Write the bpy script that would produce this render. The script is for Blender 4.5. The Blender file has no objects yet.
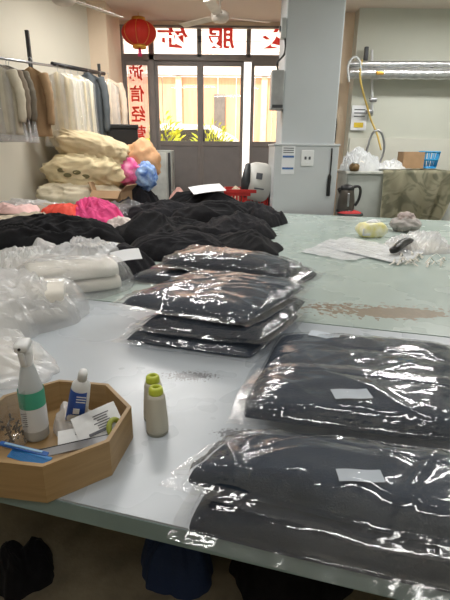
import bpy, bmesh, math, random
from mathutils import Vector, Matrix, noise, Euler
PI = math.pi
S = bpy.context.scene
C = bpy.context.collection
random.seed(7)

# ------------------------------------------------------------------ camera
H = 1.55; F = 450.0; HZ = 150.0; ROLL = 0.010
PITCH = math.atan((300 - HZ) / F)
cam_d = bpy.data.cameras.new('camera'); cam = bpy.data.objects.new('camera', cam_d); C.objects.link(cam)
cam_d.sensor_fit = 'VERTICAL'; cam_d.sensor_height = 36; cam_d.lens = 36 * F / 600
cam_d.clip_start = 0.02; cam_d.clip_end = 200
right = Vector((1, 0, 0)); up = Vector((0, math.sin(PITCH), math.cos(PITCH))); back = Vector((0, -math.cos(PITCH), math.sin(PITCH)))
M3 = Matrix((right, up, back)).transposed()
cam.matrix_world = Matrix.Translation((0, 0, H)) @ (M3 @ Matrix.Rotation(ROLL, 3, 'Z')).to_4x4()
S.camera = cam

def ray(px, py):
    u = px - 225; v = -(py - 300)
    c, s = math.cos(ROLL), math.sin(ROLL)
    u, v = u * c - v * s, v * c + u * s
    return Vector((u, v * math.sin(PITCH) + F * math.cos(PITCH), v * math.cos(PITCH) - F * math.sin(PITCH)))
def onz(px, py, z=0.9):
    r = ray(px, py); t = (z - H) / r.z
    return Vector((0, 0, H)) + r * t
def ony(px, py, y):
    r = ray(px, py)
    return Vector((0, 0, H)) + r * (y / r.y)

# ------------------------------------------------------------------ materials
def lin(c):
    return tuple(((x / 255) / 12.92 if x / 255 <= 0.04045 else ((x / 255 + 0.055) / 1.055) ** 2.4) for x in c) + (1,)
MATS = {}
def mat(name, col, rough=0.6, metal=0.0, spec=0.5, var=0.12, vscale=8.0, bump=0.0, bscale=60.0, stretch=(1, 1, 1), col2=None,
        emit=0.0, sheen=0.0, alpha=None):
    if name in MATS: return MATS[name]
    m = bpy.data.materials.new(name); m.use_nodes = True; nt = m.node_tree; N = nt.nodes; L = nt.links
    b = N['Principled BSDF']
    b.inputs['Roughness'].default_value = rough; b.inputs['Metallic'].default_value = metal
    b.inputs['Specular IOR Level'].default_value = spec
    if sheen: b.inputs['Sheen Weight'].default_value = sheen
    tc = N.new('ShaderNodeTexCoord'); mp = N.new('ShaderNodeMapping'); mp.inputs['Scale'].default_value = stretch
    L.new(tc.outputs['Object'], mp.inputs['Vector'])
    n = N.new('ShaderNodeTexNoise'); n.inputs['Scale'].default_value = vscale; n.inputs['Detail'].default_value = 4
    L.new(mp.outputs['Vector'], n.inputs['Vector'])
    r = N.new('ShaderNodeValToRGB'); c = lin(col)
    if col2: d = lin(col2)
    else: d = tuple(min(1, x * (1 + var)) for x in c[:3]) + (1,); c = tuple(x * (1 - var) for x in c[:3]) + (1,)
    r.color_ramp.elements[0].color = c; r.color_ramp.elements[1].color = d
    r.color_ramp.elements[0].position = 0.35; r.color_ramp.elements[1].position = 0.65
    L.new(n.outputs['Fac'], r.inputs['Fac']); L.new(r.outputs['Color'], b.inputs['Base Color'])
    if emit:
        L.new(r.outputs['Color'], b.inputs['Emission Color']); b.inputs['Emission Strength'].default_value = emit
    if bump:
        n2 = N.new('ShaderNodeTexNoise'); n2.inputs['Scale'].default_value = bscale; n2.inputs['Detail'].default_value = 5
        L.new(mp.outputs['Vector'], n2.inputs['Vector'])
        bp = N.new('ShaderNodeBump'); bp.inputs['Strength'].default_value = bump; bp.inputs['Distance'].default_value = 0.01
        L.new(n2.outputs['Fac'], bp.inputs['Height']); L.new(bp.outputs['Normal'], b.inputs['Normal'])
    MATS[name] = m
    return m

def film(name, milk=0.03, tint=(255, 255, 255), gain=1.6, base=0.02, rough=0.08, bump=0.25, bscale=14.0, milkcol=(235, 238, 240), transl=0.15):
    if name in MATS: return MATS[name]
    m = bpy.data.materials.new(name); m.use_nodes = True; nt = m.node_tree; N = nt.nodes; L = nt.links
    N.remove(N['Principled BSDF']); out = N['Material Output']
    tr = N.new('ShaderNodeBsdfTransparent'); tr.inputs['Color'].default_value = lin(tint)
    df = N.new('ShaderNodeBsdfDiffuse'); df.inputs['Color'].default_value = lin(milkcol)
    tl = N.new('ShaderNodeBsdfTranslucent'); tl.inputs['Color'].default_value = lin(milkcol)
    ad = N.new('ShaderNodeMixShader'); ad.inputs[0].default_value = transl; L.new(df.outputs[0], ad.inputs[1]); L.new(tl.outputs[0], ad.inputs[2])
    gl = N.new('ShaderNodeBsdfGlossy'); gl.inputs['Roughness'].default_value = rough
    fr = N.new('ShaderNodeLayerWeight'); fr.inputs['Blend'].default_value = .5
    pw = N.new('ShaderNodeMath'); pw.operation = 'POWER'; pw.inputs[1].default_value = 4.0; L.new(fr.outputs['Facing'], pw.inputs[0])
    tc = N.new('ShaderNodeTexCoord')
    n = N.new('ShaderNodeTexNoise'); n.inputs['Scale'].default_value = bscale; n.inputs['Detail'].default_value = 4; n.inputs['Distortion'].default_value = 1.2
    L.new(tc.outputs['Object'], n.inputs['Vector'])
    bp = N.new('ShaderNodeBump'); bp.inputs['Strength'].default_value = bump; bp.inputs['Distance'].default_value = 0.02
    L.new(n.outputs['Fac'], bp.inputs['Height'])
    L.new(bp.outputs['Normal'], gl.inputs['Normal']); L.new(bp.outputs['Normal'], fr.inputs['Normal'])
    ma = N.new('ShaderNodeMath'); ma.operation = 'MULTIPLY_ADD'; ma.use_clamp = True
    ma.inputs[1].default_value = gain * .6; ma.inputs[2].default_value = base + .04 * gain; L.new(pw.outputs[0], ma.inputs[0])
    m1 = N.new('ShaderNodeMixShader'); m1.inputs[0].default_value = milk; L.new(tr.outputs[0], m1.inputs[1]); L.new(ad.outputs[0], m1.inputs[2])
    m2 = N.new('ShaderNodeMixShader'); L.new(ma.outputs[0], m2.inputs[0]); L.new(m1.outputs[0], m2.inputs[1]); L.new(gl.outputs[0], m2.inputs[2])
    L.new(m2.outputs[0], out.inputs['Surface'])
    MATS[name] = m
    return m

def emis(name, col, k):
    m = bpy.data.materials.new(name); m.use_nodes = True; b = m.node_tree.nodes['Principled BSDF']
    b.inputs['Emission Color'].default_value = lin(col); b.inputs['Emission Strength'].default_value = k
    b.inputs['Base Color'].default_value = lin(col); MATS[name] = m
    return m

# ------------------------------------------------------------------ object helpers
def tag(o, label=None, cat=None, group=None, kind=None):
    if label: o['label'] = label
    if cat: o['category'] = cat
    if group: o['group'] = group
    if kind: o['kind'] = kind
    return o
def empty(name, loc=(0, 0, 0), rz=0.0, label=None, cat=None, group=None):
    o = bpy.data.objects.new(name, None); C.objects.link(o); o.location = loc; o.rotation_euler = (0, 0, rz)
    o.empty_display_size = 0.05
    return tag(o, label, cat, group)
def obj(name, bm, m, parent=None, smooth=True, label=None, cat=None, group=None, kind=None):
    me = bpy.data.meshes.new(name)
    bmesh.ops.recalc_face_normals(bm, faces=bm.faces[:])
    for f in bm.faces: f.smooth = smooth
    bm.to_mesh(me); bm.free(); me.materials.append(m)
    o = bpy.data.objects.new(name, me); C.objects.link(o)
    if parent: o.parent = parent
    return tag(o, label, cat, group, kind)
def dup(root, loc=None, rz=None, label=None):
    def cp(o, par):
        c = o.copy(); C.objects.link(c)
        if par: c.parent = par
        for ch in list(o.children): cp(ch, c)
        return c
    r = cp(root, None)
    if loc is not None: r.location = loc
    if rz is not None: r.rotation_euler = (0, 0, rz)
    if label: r['label'] = label
    return r
def BM(): return bmesh.new()
def add_box(bm, c, s, rot=None, bev=0.0):
    r = bmesh.ops.create_cube(bm, size=1.0); vs = r['verts']
    for v in vs: v.co = Vector((v.co.x * s[0], v.co.y * s[1], v.co.z * s[2]))
    if bev:
        es = list({e for v in vs for e in v.link_edges})
        rb = bmesh.ops.bevel(bm, geom=es, offset=bev, segments=2, affect='EDGES', profile=0.5)
        vs = list({v for f in rb['faces'] for v in f.verts} | {v for v in vs if v.is_valid})
    R = rot.to_matrix() if rot else Matrix.Identity(3)
    for v in vs: v.co = R @ v.co + Vector(c)
    return bm
def box(c, s, rot=None, bev=0.0): return add_box(BM(), c, s, rot, bev)
def add_lathe(bm, prof, seg=32, c=(0, 0, 0), R=None):
    R = R or Matrix.Identity(3); c = Vector(c); rings = []
    for r, z in prof:
        if r < 1e-6: rings.append([bm.verts.new(R @ Vector((0, 0, z)) + c)])
        else: rings.append([bm.verts.new(R @ Vector((r * math.cos(2 * PI * k / seg), r * math.sin(2 * PI * k / seg), z)) + c) for k in range(seg)])
    for a, b in zip(rings, rings[1:]):
        for k in range(seg):
            k2 = (k + 1) % seg
            if len(a) == 1 and len(b) == 1: continue
            if len(a) == 1: bm.faces.new((a[0], b[k], b[k2]))
            elif len(b) == 1: bm.faces.new((a[k], a[k2], b[0]))
            else: bm.faces.new((a[k], a[k2], b[k2], b[k]))
    return bm
def lathe(prof, seg=32, c=(0, 0, 0), R=None): return add_lathe(BM(), prof, seg, c, R)
def add_tube(bm, pts, r, seg=10, closed=False):
    pts = [Vector(p) for p in pts]; n = len(pts); rings = []; prev = None
    for i, p in enumerate(pts):
        a = pts[(i - 1) % n] if (closed or i > 0) else p
        b = pts[(i + 1) % n] if (closed or i < n - 1) else p
        t = (b - a).normalized()
        if prev is None: x = t.orthogonal().normalized()
        else: x = (prev - t * prev.dot(t)).normalized()
        prev = x; y = t.cross(x); rr = r[i] if isinstance(r, (list, tuple)) else r
        rings.append([bm.verts.new(p + (x * math.cos(2 * PI * k / seg) + y * math.sin(2 * PI * k / seg)) * rr) for k in range(seg)])
    m = n if closed else n - 1
    for i in range(m):
        a = rings[i]; b = rings[(i + 1) % n]
        for k in range(seg): bm.faces.new((a[k], a[(k + 1) % seg], b[(k + 1) % seg], b[k]))
    if not closed:
        bm.faces.new(rings[0][::-1]); bm.faces.new(rings[-1])
    return bm
def tube(pts, r, seg=10, closed=False): return add_tube(BM(), pts, r, seg, closed)
def spline(pts, n=8):
    P = [Vector(p) for p in pts]; out = []
    for i in range(len(P) - 1):
        p0 = P[max(i - 1, 0)]; p1 = P[i]; p2 = P[i + 1]; p3 = P[min(i + 2, len(P) - 1)]
        for k in range(n):
            t = k / n
            out.append(0.5 * ((2 * p1) + (p2 - p0) * t + (2 * p0 - 5 * p1 + 4 * p2 - p3) * t * t + (3 * p1 - p0 - 3 * p2 + p3) * t ** 3))
    out.append(P[-1]); return out
def add_prism(bm, poly, z0, z1):
    a = [bm.verts.new((p[0], p[1], z0)) for p in poly]; b = [bm.verts.new((p[0], p[1], z1)) for p in poly]
    n = len(poly); bm.faces.new(a[::-1]); bm.faces.new(b)
    for i in range(n): bm.faces.new((a[i], a[(i + 1) % n], b[(i + 1) % n], b[i]))
    return bm
def prism(poly, z0, z1): return add_prism(BM(), poly, z0, z1)
def struct(name, bm, m, smooth=False): return obj(name, bm, m, smooth=smooth, kind='structure')

def ridge(p, seed, octs=3, lac=2.1):
    s = 0; a = 1; f = 1; tot = 0
    for i in range(octs):
        q = Vector((p[0] * f + seed * 7.31, p[1] * f - seed * 3.7, (p[2] if len(p) > 2 else 0) * f + i * 5.2))
        s += a * (1 - 2.2 * abs(noise.noise(q))); tot += a; a *= 0.5; f *= lac
    return s / tot
def warp(x, y, seed, k=0.5, f=2.0):
    q = Vector((x * f + seed * 1.7, y * f + 9.1 * seed, seed))
    return x + k * noise.noise(q), y + k * noise.noise(q + Vector((31, 17, 5)))

# ------------------------------------------------------------------ palette
cream_wall = mat('cream_wall_paint', (212, 206, 190), 0.85, var=0.03, vscale=1.2, bump=0.05)
grey_wall = mat('grey_green_wall_paint', (196, 198, 186), 0.85, var=0.04, vscale=1.0, bump=0.05)
pale_wall = mat('pale_wall_paint', (208, 208, 196), 0.8, var=0.03, vscale=1.0)
beige_wall = mat('beige_pilaster_paint', (225, 205, 180), 0.8, var=0.04, vscale=2.0)
ceil_m = mat('ceiling_paint', (225, 212, 200), 0.9, var=0.02, vscale=1.0)
col_m = mat('column_paint', (186, 192, 194), 0.6, var=0.03, vscale=1.6)
clad_m = mat('column_cladding_paint', (196, 200, 202), 0.45, var=0.02, vscale=1.6)
floor_m = mat('dusty_concrete_floor', (146, 134, 112), 0.75, var=0.25, vscale=6, bump=0.2)
frame_m = mat('grey_aluminium_frame', (126, 120, 116), 0.5, metal=0.0, var=0.05)  # lightened grey: window haze put into the frame colour
kick_m = mat('grey_kick_panel', (124, 120, 118), 0.5, var=0.04)  # lightened like the frames, haze included in the colour
navy = mat('navy_cloth', (46, 56, 70), 0.85, spec=.2, var=0.1, vscale=30, bump=0.2, bscale=300, sheen=0.03)
navy2 = mat('charcoal_cloth', (39, 46, 57), 0.85, spec=.2, var=0.1, vscale=30, bump=0.2, bscale=300, sheen=0.03)
black = mat('black_knit_cloth', (20, 20, 23), 0.9, spec=.2, var=0.25, vscale=25, bump=0.3, bscale=200, sheen=0.04)
black2 = mat('soft_black_cloth', (26, 26, 30), 0.9, spec=.2, var=0.25, vscale=25, bump=0.3, bscale=200, sheen=0.04)
clear = film('clear_plastic', milk=0.06, milkcol=(205, 218, 235), gain=1.5, base=0.03, rough=0.10, bump=0.10, bscale=7)
thin_milky = film('thin_milky_plastic', milk=0.20, milkcol=(248, 250, 252), gain=1.1, base=.03, rough=.16, bump=.3, bscale=14)
milky = film('milky_plastic', milk=0.42, transl=.3, gain=1.0, base=0.05, rough=0.16, bump=0.25, bscale=16, milkcol=(246, 248, 250))
milky2 = film('frosted_plastic', milk=0.72, transl=.05, gain=1.0, base=0.04, rough=0.22, bump=0.4, bscale=16)
glass = film('window_glass', milk=0.0, gain=0.8, base=0.0, rough=0.01, bump=0.0)
white_cloth = mat('white_cloth', (222, 218, 208), 0.85, var=0.06, bump=0.2, bscale=120)
paper = mat('white_paper', (232, 234, 236), 0.7, var=0.02)
ink = mat('grey_ink', (90, 92, 98), 0.7)
inkb = mat('blue_ink', (70, 110, 170), 0.6)
black_plastic = mat('black_plastic', (24, 24, 26), 0.4)
white_plastic = mat('white_plastic', (228, 230, 230), 0.35, var=0.02)
steel = mat('brushed_steel', (170, 172, 176), 0.3, metal=0.9, var=0.05)
foil = mat('crinkled_foil', (205, 206, 208), 0.28, metal=0.85, var=0.12, vscale=14, bump=1.0, bscale=18, stretch=(1.5, 1, 1))
grey_metal = mat('grey_painted_metal', (168, 172, 170), 0.45, var=0.03)
dark_metal = mat('dark_metal', (70, 72, 74), 0.5, metal=0.4)
red_plastic = mat('red_plastic', (190, 44, 40), 0.45)
card = mat('brown_cardboard', (170, 138, 104), 0.85, var=0.06, vscale=12)
tan_cloth = mat('cream_bedding_cloth', (220, 204, 164), 0.85, var=0.08, bump=0.25, bscale=90)

# wood for the tray
def wood(name, c1, c2, stretch):
    m = bpy.data.materials.new(name); m.use_nodes = True; nt = m.node_tree; N = nt.nodes; L = nt.links; b = N['Principled BSDF']
    b.inputs['Roughness'].default_value = 0.5
    tc = N.new('ShaderNodeTexCoord'); mp = N.new('ShaderNodeMapping'); mp.inputs['Scale'].default_value = stretch
    n = N.new('ShaderNodeTexNoise'); n.inputs['Scale'].default_value = 6; n.inputs['Detail'].default_value = 6; n.inputs['Distortion'].default_value = 0.6
    r = N.new('ShaderNodeValToRGB'); r.color_ramp.elements[0].color = lin(c1); r.color_ramp.elements[1].color = lin(c2)
    r.color_ramp.elements[0].position = 0.3; r.color_ramp.elements[1].position = 0.7
    L.new(tc.outputs['Object'], mp.inputs['Vector']); L.new(mp.outputs['Vector'], n.inputs['Vector']); L.new(n.outputs['Fac'], r.inputs['Fac'])
    L.new(r.outputs['Color'], b.inputs['Base Color'])
    return m
tray_wood = wood('light_bamboo_wood', (150, 122, 82), (170, 141, 98), (1.0, 1.0, 14))

# ------------------------------------------------------------------ ROOM SHELL
CEIL = 3.2
struct('floor', box((0, 2.5, -0.05), (9.2, 9.4, 0.1)), floor_m)
struct('ceiling', box((0, 2.5, CEIL + 0.05), (9.2, 9.4, 0.1)), ceil_m)
def wall_line(name, a, b, th, m, z0=0.0, z1=CEIL):
    a = Vector((a[0], a[1])); b = Vector((b[0], b[1])); d = (b - a).normalized(); n = Vector((-d.y, d.x)) * th
    return struct(name, prism([a, b, b + n, a + n], z0, z1), m)
wall_line('wall_left', (-4.4, -0.7), (-1.6, 6.3), 0.15, cream_wall)
struct('wall_left_near', box((-4.45, -1.3, CEIL / 2), (0.15, 1.3, CEIL)), cream_wall)
struct('wall_front', box((0, -2.0, CEIL / 2), (9.0, 0.15, CEIL)), cream_wall)
struct('wall_right', box((4.3, 2.2, CEIL / 2), (0.15, 8.4, CEIL)), grey_wall)
struct('wall_back', box((2.95, 6.4, CEIL / 2), (2.7, 0.2, CEIL)), grey_wall)
struct('trim_1', box((2.95, 6.285, 0.86), (2.66, 0.03, 1.72)), pale_wall)            # painted lower band on the back wall
struct('trim_2', box((1.45, 6.75, CEIL / 2), (0.3, 0.5, CEIL)), beige_wall)          # pale pilaster right of the column
struct('trim_3', box((-1.60, 6.5, CEIL / 2), (0.30, 0.75, CEIL)), beige_wall)        # pilaster in the left corner
struct('wall_back_left', box((-1.75, 7.02, CEIL / 2), (0.6, 0.12, CEIL)), beige_wall)
struct('trim_4', box((-0.1, 7.02, CEIL - 0.025), (2.8, 0.1, 0.05)), beige_wall)
# column
o = struct('trim_5', box((0.865, 5.37, CEIL / 2), (0.57, 0.6, CEIL), None, 0.012), col_m)
CLD = empty('column_cladding', (0.83, 5.05, 0), 0, 'pale grey boxed cladding around the lower half of the square column', 'cladding')
obj('panel', box((0.02, 0.32, 0.80), (0.68, 0.70, 1.60), None, 0.008), clad_m, CLD, False)
obj('top_ledge', box((0.02, 0.32, 1.61), (0.70, 0.72, 0.02), None, 0.004), clad_m, CLD, False)

# ------------------------------------------------------------------ SHOPFRONT  (y = 7)
YD = 7.0
ft = BM()
ZT = 2.76
for x0, x1, z0, z1 in [(-1.50, -1.44, 0, CEIL - .05), (-1.44, 1.30, ZT - 0.04, ZT + 0.04), (-1.44, 1.30, CEIL - 0.075, CEIL - 0.05),
                       (-1.09, -1.02, 0, CEIL - .09), (-0.42, -0.36, ZT, CEIL - .09), (0.26, 0.32, ZT, CEIL - .09), (1.24, 1.30, 0, CEIL - .05)]:
    add_box(ft, ((x0 + x1) / 2, YD, (z0 + z1) / 2), (x1 - x0, 0.09, z1 - z0), None, 0.004)
struct('window_1', ft, frame_m)
def pane(x0, x1, z0, z1, y, parent):
    return obj('pane', box(((x0 + x1) / 2, y, (z0 + z1) / 2), (x1 - x0, 0.006, z1 - z0)), glass, parent, False)
W1 = bpy.data.objects['window_1']
for x0, x1 in [(-1.44, -1.09), (-1.02, -0.42), (-0.36, 0.26), (0.33, 1.24)]: pane(x0, x1, ZT + 0.04, CEIL - 0.09, YD, W1)
def leaf(name, x0, x1, y, st=0.045):
    bm = BM(); zt = 2.722; zk = 1.64
    for a, b, c, d in [(x0, x0 + st, 0.02, zt), (x1 - st, x1, 0.02, zt), (x0 + st, x1 - st, zt - 0.06, zt), (x0 + st, x1 - st, zk - 0.04, zk + 0.03), (x0 + st, x1 - st, 0.02, 0.12)]:
        add_box(bm, ((a + b) / 2, y, (c + d) / 2), (b - a, 0.05, d - c), None, 0.004)
    o = struct(name, bm, frame_m)
    obj('kick_panel', box(((x0 + x1) / 2, y, (0.12 + zk - 0.04) / 2), (x1 - x0 - 2 * st, 0.03, zk - 0.16)), kick_m, o, False)
    pane(x0 + st, x1 - st, zk + 0.03, zt - 0.06, y, o)
    return o
D0 = leaf('window_2', -1.44, -1.09, YD, 0.03)
D1 = leaf('door_1', -1.02, -0.38, YD + 0.02)
D2 = leaf('door_2', -0.38, 0.235, YD + 0.02)
D3 = leaf('door_3', 0.335, 1.24, YD - 0.035)
obj('door_handle', box((-0.33, YD - 0.02, 1.75), (0.02, 0.03, 0.16), None, 0.006), dark_metal, D2)
obj('lock', box((-0.38, YD - 0.06, 2.98), (0.05, 0.04, 0.07), None, 0.006), dark_metal, W1)
red_ink = film('hazed_red_lettering', milk=.9, gain=.3, base=0, rough=.4, bump=0, milkcol=(226, 84, 74), transl=.6)  # paler red: backlight and haze put into the lettering colour
pink_strip = film('pink_translucent_sticker', milk=0.5, transl=.5, gain=0.5, base=0.0, rough=0.3, bump=0, milkcol=(250, 215, 205))
obj('sticker_strip', box((-1.262, YD - 0.008, 2.19), (0.27, 0.003, 0.98)), pink_strip, D0, False)
def glyph(ch, x, z, w, h, y, parent, m=red_ink, name='red_character', mirror=True, ext=0.003, bold=0.022, rot=None):
    cu = bpy.data.curves.new('t', 'FONT'); cu.body = ch; cu.extrude = ext; cu.offset = bold
    t = bpy.data.objects.new('t', cu); C.objects.link(t)
    bpy.context.view_layer.update()
    me = bpy.data.meshes.new_from_object(t.evaluated_get(bpy.context.evaluated_depsgraph_get()))
    bpy.data.objects.remove(t); bpy.data.curves.remove(cu)
    xs = [v.co.x for v in me.vertices]; ys = [v.co.y for v in me.vertices]
    if not xs: return None
    ax, bx_, ay, by = min(xs), max(xs), min(ys), max(ys)
    for v in me.vertices:
        u = (v.co.x - (ax + bx_) / 2) / max(bx_ - ax, 1e-6) * w; q = (v.co.y - (ay + by) / 2) / max(by - ay, 1e-6) * h
        if mirror: u = -u
        if rot: v.co = rot @ Vector((u, q, v.co.z)) + Vector((x, y, z))
        else: v.co = (x + u, y - v.co.z, z + q)
    me.materials.clear(); me.materials.append(m)
    me.name = name
    o = bpy.data.objects.new(name, me); C.objects.link(o); o.parent = parent
    return o
for i, ch in enumerate('诚信经营'): glyph(ch, -1.275, 2.565 - i * 0.265, 0.20, 0.215, YD - 0.016, D0)
glyph('饰', -0.75, 3.0, 0.42, 0.25, YD - 0.012, W1); glyph('服', -0.09, 3.0, 0.38, 0.25, YD - 0.012, W1); glyph('衣', 0.66, 3.0, 0.42, 0.25, YD - 0.012, W1)

# ------------------------------------------------------------------ OUTSIDE
peach = mat('peach_board_wall', (236, 182, 142), 0.8, var=0.10, vscale=3, stretch=(6, 1, 0.6))
struct('ground', box((0, 16.2, 0.25), (40, 18, 0.5)), mat('pale_pavement', (205, 195, 180), 0.9, vscale=1))
bw = empty('boarded_building', (0, 13.4, 0.5), 0, 'peach boarded building wall seen through the shopfront glass', 'building')
wb = BM()
for i in range(22): add_box(wb, (-5.5 + i * 0.5, 0, 1.45), (0.485, 0.12, 2.9), None, 0.01)
obj('board_wall', wb, peach, bw, False)
obj('white_ledge', box((0, -0.12, 2.98), (11, 0.30, 0.10)), mat('white_ledge_paint', (250, 246, 240), 0.7), bw, False)
ub = BM()
for i in range(14): add_box(ub, (0, 0.1, 3.15 + i * 0.25), (11, 0.1, 0.24), None, 0.01)
obj('upper_cladding', ub, mat('pale_pink_cladding', (246, 222, 206), 0.8, vscale=1), bw, False)
for k in range(4): obj('pilaster', box((-3.6 + k * 2.3, -0.1, 1.45), (0.16, 0.12, 2.9)), mat('pale_orange_pilaster', (246, 206, 176), 0.8), bw, False)
obj('notice_board', box((-0.20, -0.12, ony(217, 118, 13.2).z - .5), (0.30, 0.05, 1.2), None, 0.01), mat('grey_notice_board', (120, 112, 104), 0.6), bw, False)
obj('backdrop', box((0.405, 9.6, 1.9), (0.17, 0.12, 2.8), None, 0.01), mat('daylight_white_paint', (252, 252, 252), 0.5, var=0.01), None, False,  # white box added so the door gap reads as bright daylight
    'white post added outside to imitate daylight in the gap between the sliding doors', 'backdrop')
# car
carm = mat('silver_white_car_paint', (235, 232, 228), 0.25, spec=0.6, var=0.02); dglass = mat('dark_car_glass', (70, 66, 62), 0.1, var=0.05)
CAR = empty('car', (-1.2, 11.35, 0.52), 0, 'white parked car outside, seen low through the shopfront glass above yellow shrubs', 'car')
def car_section(prof, w0, w1, inset=None):
    bm = BM(); n = len(prof); rows = []
    for f in (-1, -0.92, 0.92, 1):
        rows.append([bm.verts.new((x, f * (w0 if z < 0.95 else w1), z - (0.03 if abs(f) == 1 and z > 1.3 else 0))) for x, z in prof])
    for a, b in zip(rows, rows[1:]):
        for k in range(n): bm.faces.new((a[k], a[(k + 1) % n], b[(k + 1) % n], b[k]))
    bm.faces.new(rows[0]); bm.faces.new(rows[-1][::-1]); return bm
obj('body', car_section([(-2.2, .3), (-2.25, .6), (-2.15, .88), (-1.2, .97), (1.4, .97), (2.1, .9), (2.25, .6), (2.2, .3)], 0.86, 0.86), carm, CAR, False)
obj('cabin', car_section([(-1.45, .96), (-0.7, 1.5), (-0.2, 1.58), (0.9, 1.55), (1.4, 1.3), (1.7, .96)], 0.78, 0.66), carm, CAR, False)
obj('side_window', prism([(-1.2, 1.0), (-0.62, 1.42), (0.8, 1.46), (1.35, 1.0)], 0, 0.04), dglass, CAR, False).matrix_local = Matrix.Translation((0, -0.69, 0)) @ Matrix.Rotation(PI / 2, 4, 'X')
for sx in (-1.35, 1.35):
    for sy in (-0.8, 0.8):
        w = obj('wheel', lathe([(0, -.09), (.3, -.09), (.33, -.05), (.33, .05), (.3, .09), (0, .09)], 24, (sx, sy, .33), Matrix.Rotation(PI / 2, 3, 'X')), black_plastic, CAR)
        obj('hubcap', lathe([(0, -.1), (.18, -.1), (.2, -.085)], 20, (sx, sy, .33), Matrix.Rotation(PI / 2, 3, 'X')), steel, w)
# shrubs
leafm = mat('yellow_green_leaves', (226, 214, 60), 0.6, var=0.3, vscale=9, col2=(170, 190, 50))
def shrub(x, y, h, w, label, seed):
    r = random.Random(seed); e = empty('shrub', (x, y, 0.5), 0, label, 'shrub', None)
    bm = BM()
    for i in range(420):
        a = r.uniform(0, 2 * PI); rr = w * math.sqrt(r.random()); z = h * (0.25 + 0.75 * r.random() * (1 - 0.5 * (rr / w) ** 2))
        c = Vector((rr * math.cos(a), rr * math.sin(a), z)); d = Vector((math.cos(a) * r.uniform(.3, 1), math.sin(a) * r.uniform(.3, 1), r.uniform(0.4, 1.2))).normalized()
        L = r.uniform(.12, .24); s = d.orthogonal().normalized() * 0.022
        v = [bm.verts.new(c), bm.verts.new(c + d * L * .5 + s), bm.verts.new(c + d * L - Vector((0, 0, .03))), bm.verts.new(c + d * L * .5 - s)]
        bm.faces.new(v)
    obj('foliage', bm, leafm, e, False); st = BM()
    for k in range(6):
        a = k * 1.05; add_tube(st, [(0, 0, 0), (w * .3 * math.cos(a), w * .3 * math.sin(a), h * .5), (w * .6 * math.cos(a), w * .6 * math.sin(a), h * .8)], [.012, .009, .005], 6)
    obj('stem', st, mat('brown_twig', (90, 70, 50), 0.9), e)
zs = ony(190, 114, 9.9).z - .5
shrub(-1.30, 9.9, zs, 0.42, 'yellow green shrub outside the second glass pane from the left', 1)
shrub(-0.30, 9.9, zs - .12, 0.40, 'smaller yellow green shrub outside behind the middle door stile', 2)
shrub(-2.2, 9.9, zs - .2, 0.36, 'low yellow green shrub outside below the vertical red characters', 3)

# ------------------------------------------------------------------ TABLES
TA = math.radians(-15.3); te = Vector((math.cos(TA), math.sin(TA), 0)); tn = Vector((-math.sin(TA), math.cos(TA), 0))
def tpt(e, n, z=0.0):
    v = te * e + tn * n; return Vector((v.x, v.y, z))
def table_mat(name, c1, c2, worn, nscale=38):
    m = mat(name, c1, 0.24, spec=0.5, col2=c2, vscale=1.6); nt = m.node_tree; N = nt.nodes; L = nt.links
    b = N['Principled BSDF']; ramp = [x for x in N if x.type == 'VALTORGB'][0]
    geo = N.new('ShaderNodeNewGeometry')
    last = ramp.outputs['Color']
    # faint scuffs
    n = N.new('ShaderNodeTexNoise'); n.inputs['Scale'].default_value = nscale; n.inputs['Detail'].default_value = 6
    L.new(geo.outputs['Position'], n.inputs['Vector'])
    for (cx, cy, rx, ry, amp, col) in worn:
        mp = N.new('ShaderNodeMapping'); mp.vector_type = 'POINT'
        mp.inputs['Location'].default_value = (-cx / rx, -cy / ry, 0); mp.inputs['Scale'].default_value = (1 / rx, 1 / ry, 0)
        L.new(geo.outputs['Position'], mp.inputs['Vector'])
        ln = N.new('ShaderNodeVectorMath'); ln.operation = 'LENGTH'; L.new(mp.outputs['Vector'], ln.inputs[0])
        a = N.new('ShaderNodeMath'); a.operation = 'MULTIPLY_ADD'; L.new(n.outputs['Fac'], a.inputs[0]); a.inputs[1].default_value = amp; L.new(ln.outputs['Value'], a.inputs[2])
        lt = N.new('ShaderNodeMath'); lt.operation = 'LESS_THAN'; L.new(a.outputs[0], lt.inputs[0]); lt.inputs[1].default_value = 1.0 + amp * 0.36
        mx = N.new('ShaderNodeMix'); mx.data_type = 'RGBA'; L.new(lt.outputs[0], mx.inputs['Factor']); L.new(last, mx.inputs[6]); mx.inputs[7].default_value = lin(col)
        last = mx.outputs[2]
    L.new(last, b.inputs['Base Color'])
    n3 = N.new('ShaderNodeTexNoise'); n3.inputs['Scale'].default_value = 5; L.new(geo.outputs['Position'], n3.inputs['Vector'])
    mr = N.new('ShaderNodeMapRange'); mr.inputs[3].default_value = 0.16; mr.inputs[4].default_value = 0.38; L.new(n3.outputs['Fac'], mr.inputs[0]); L.new(mr.outputs[0], b.inputs['Roughness'])
    return m
near_top = table_mat('pale_blue_white_laminate', (176, 184, 191), (186, 193, 199), [(-0.10, 1.22, .10, .04, 3.0, (120, 122, 126)), (0.02, .93, .05, .03, 3.0, (110, 112, 118)), (-.02, .80, .04, .05, 3.2, (120, 122, 126))], 130)
far_top = table_mat('pale_green_grey_laminate', (162, 176, 170), (172, 185, 180), [(0.74, 1.80, .22, .075, 0.8, (148, 134, 116)), (0.66, 1.82, .38, .12, 3.0, (140, 128, 112)), (.45, 1.88, .3, .06, 4.0, (140, 124, 108))])
edge_m = mat('grey_green_edge_band', (124, 144, 142), 0.5, var=0.05)
leg_m = mat('table_leg_paint', (120, 122, 118), 0.5, metal=0.2)
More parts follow.
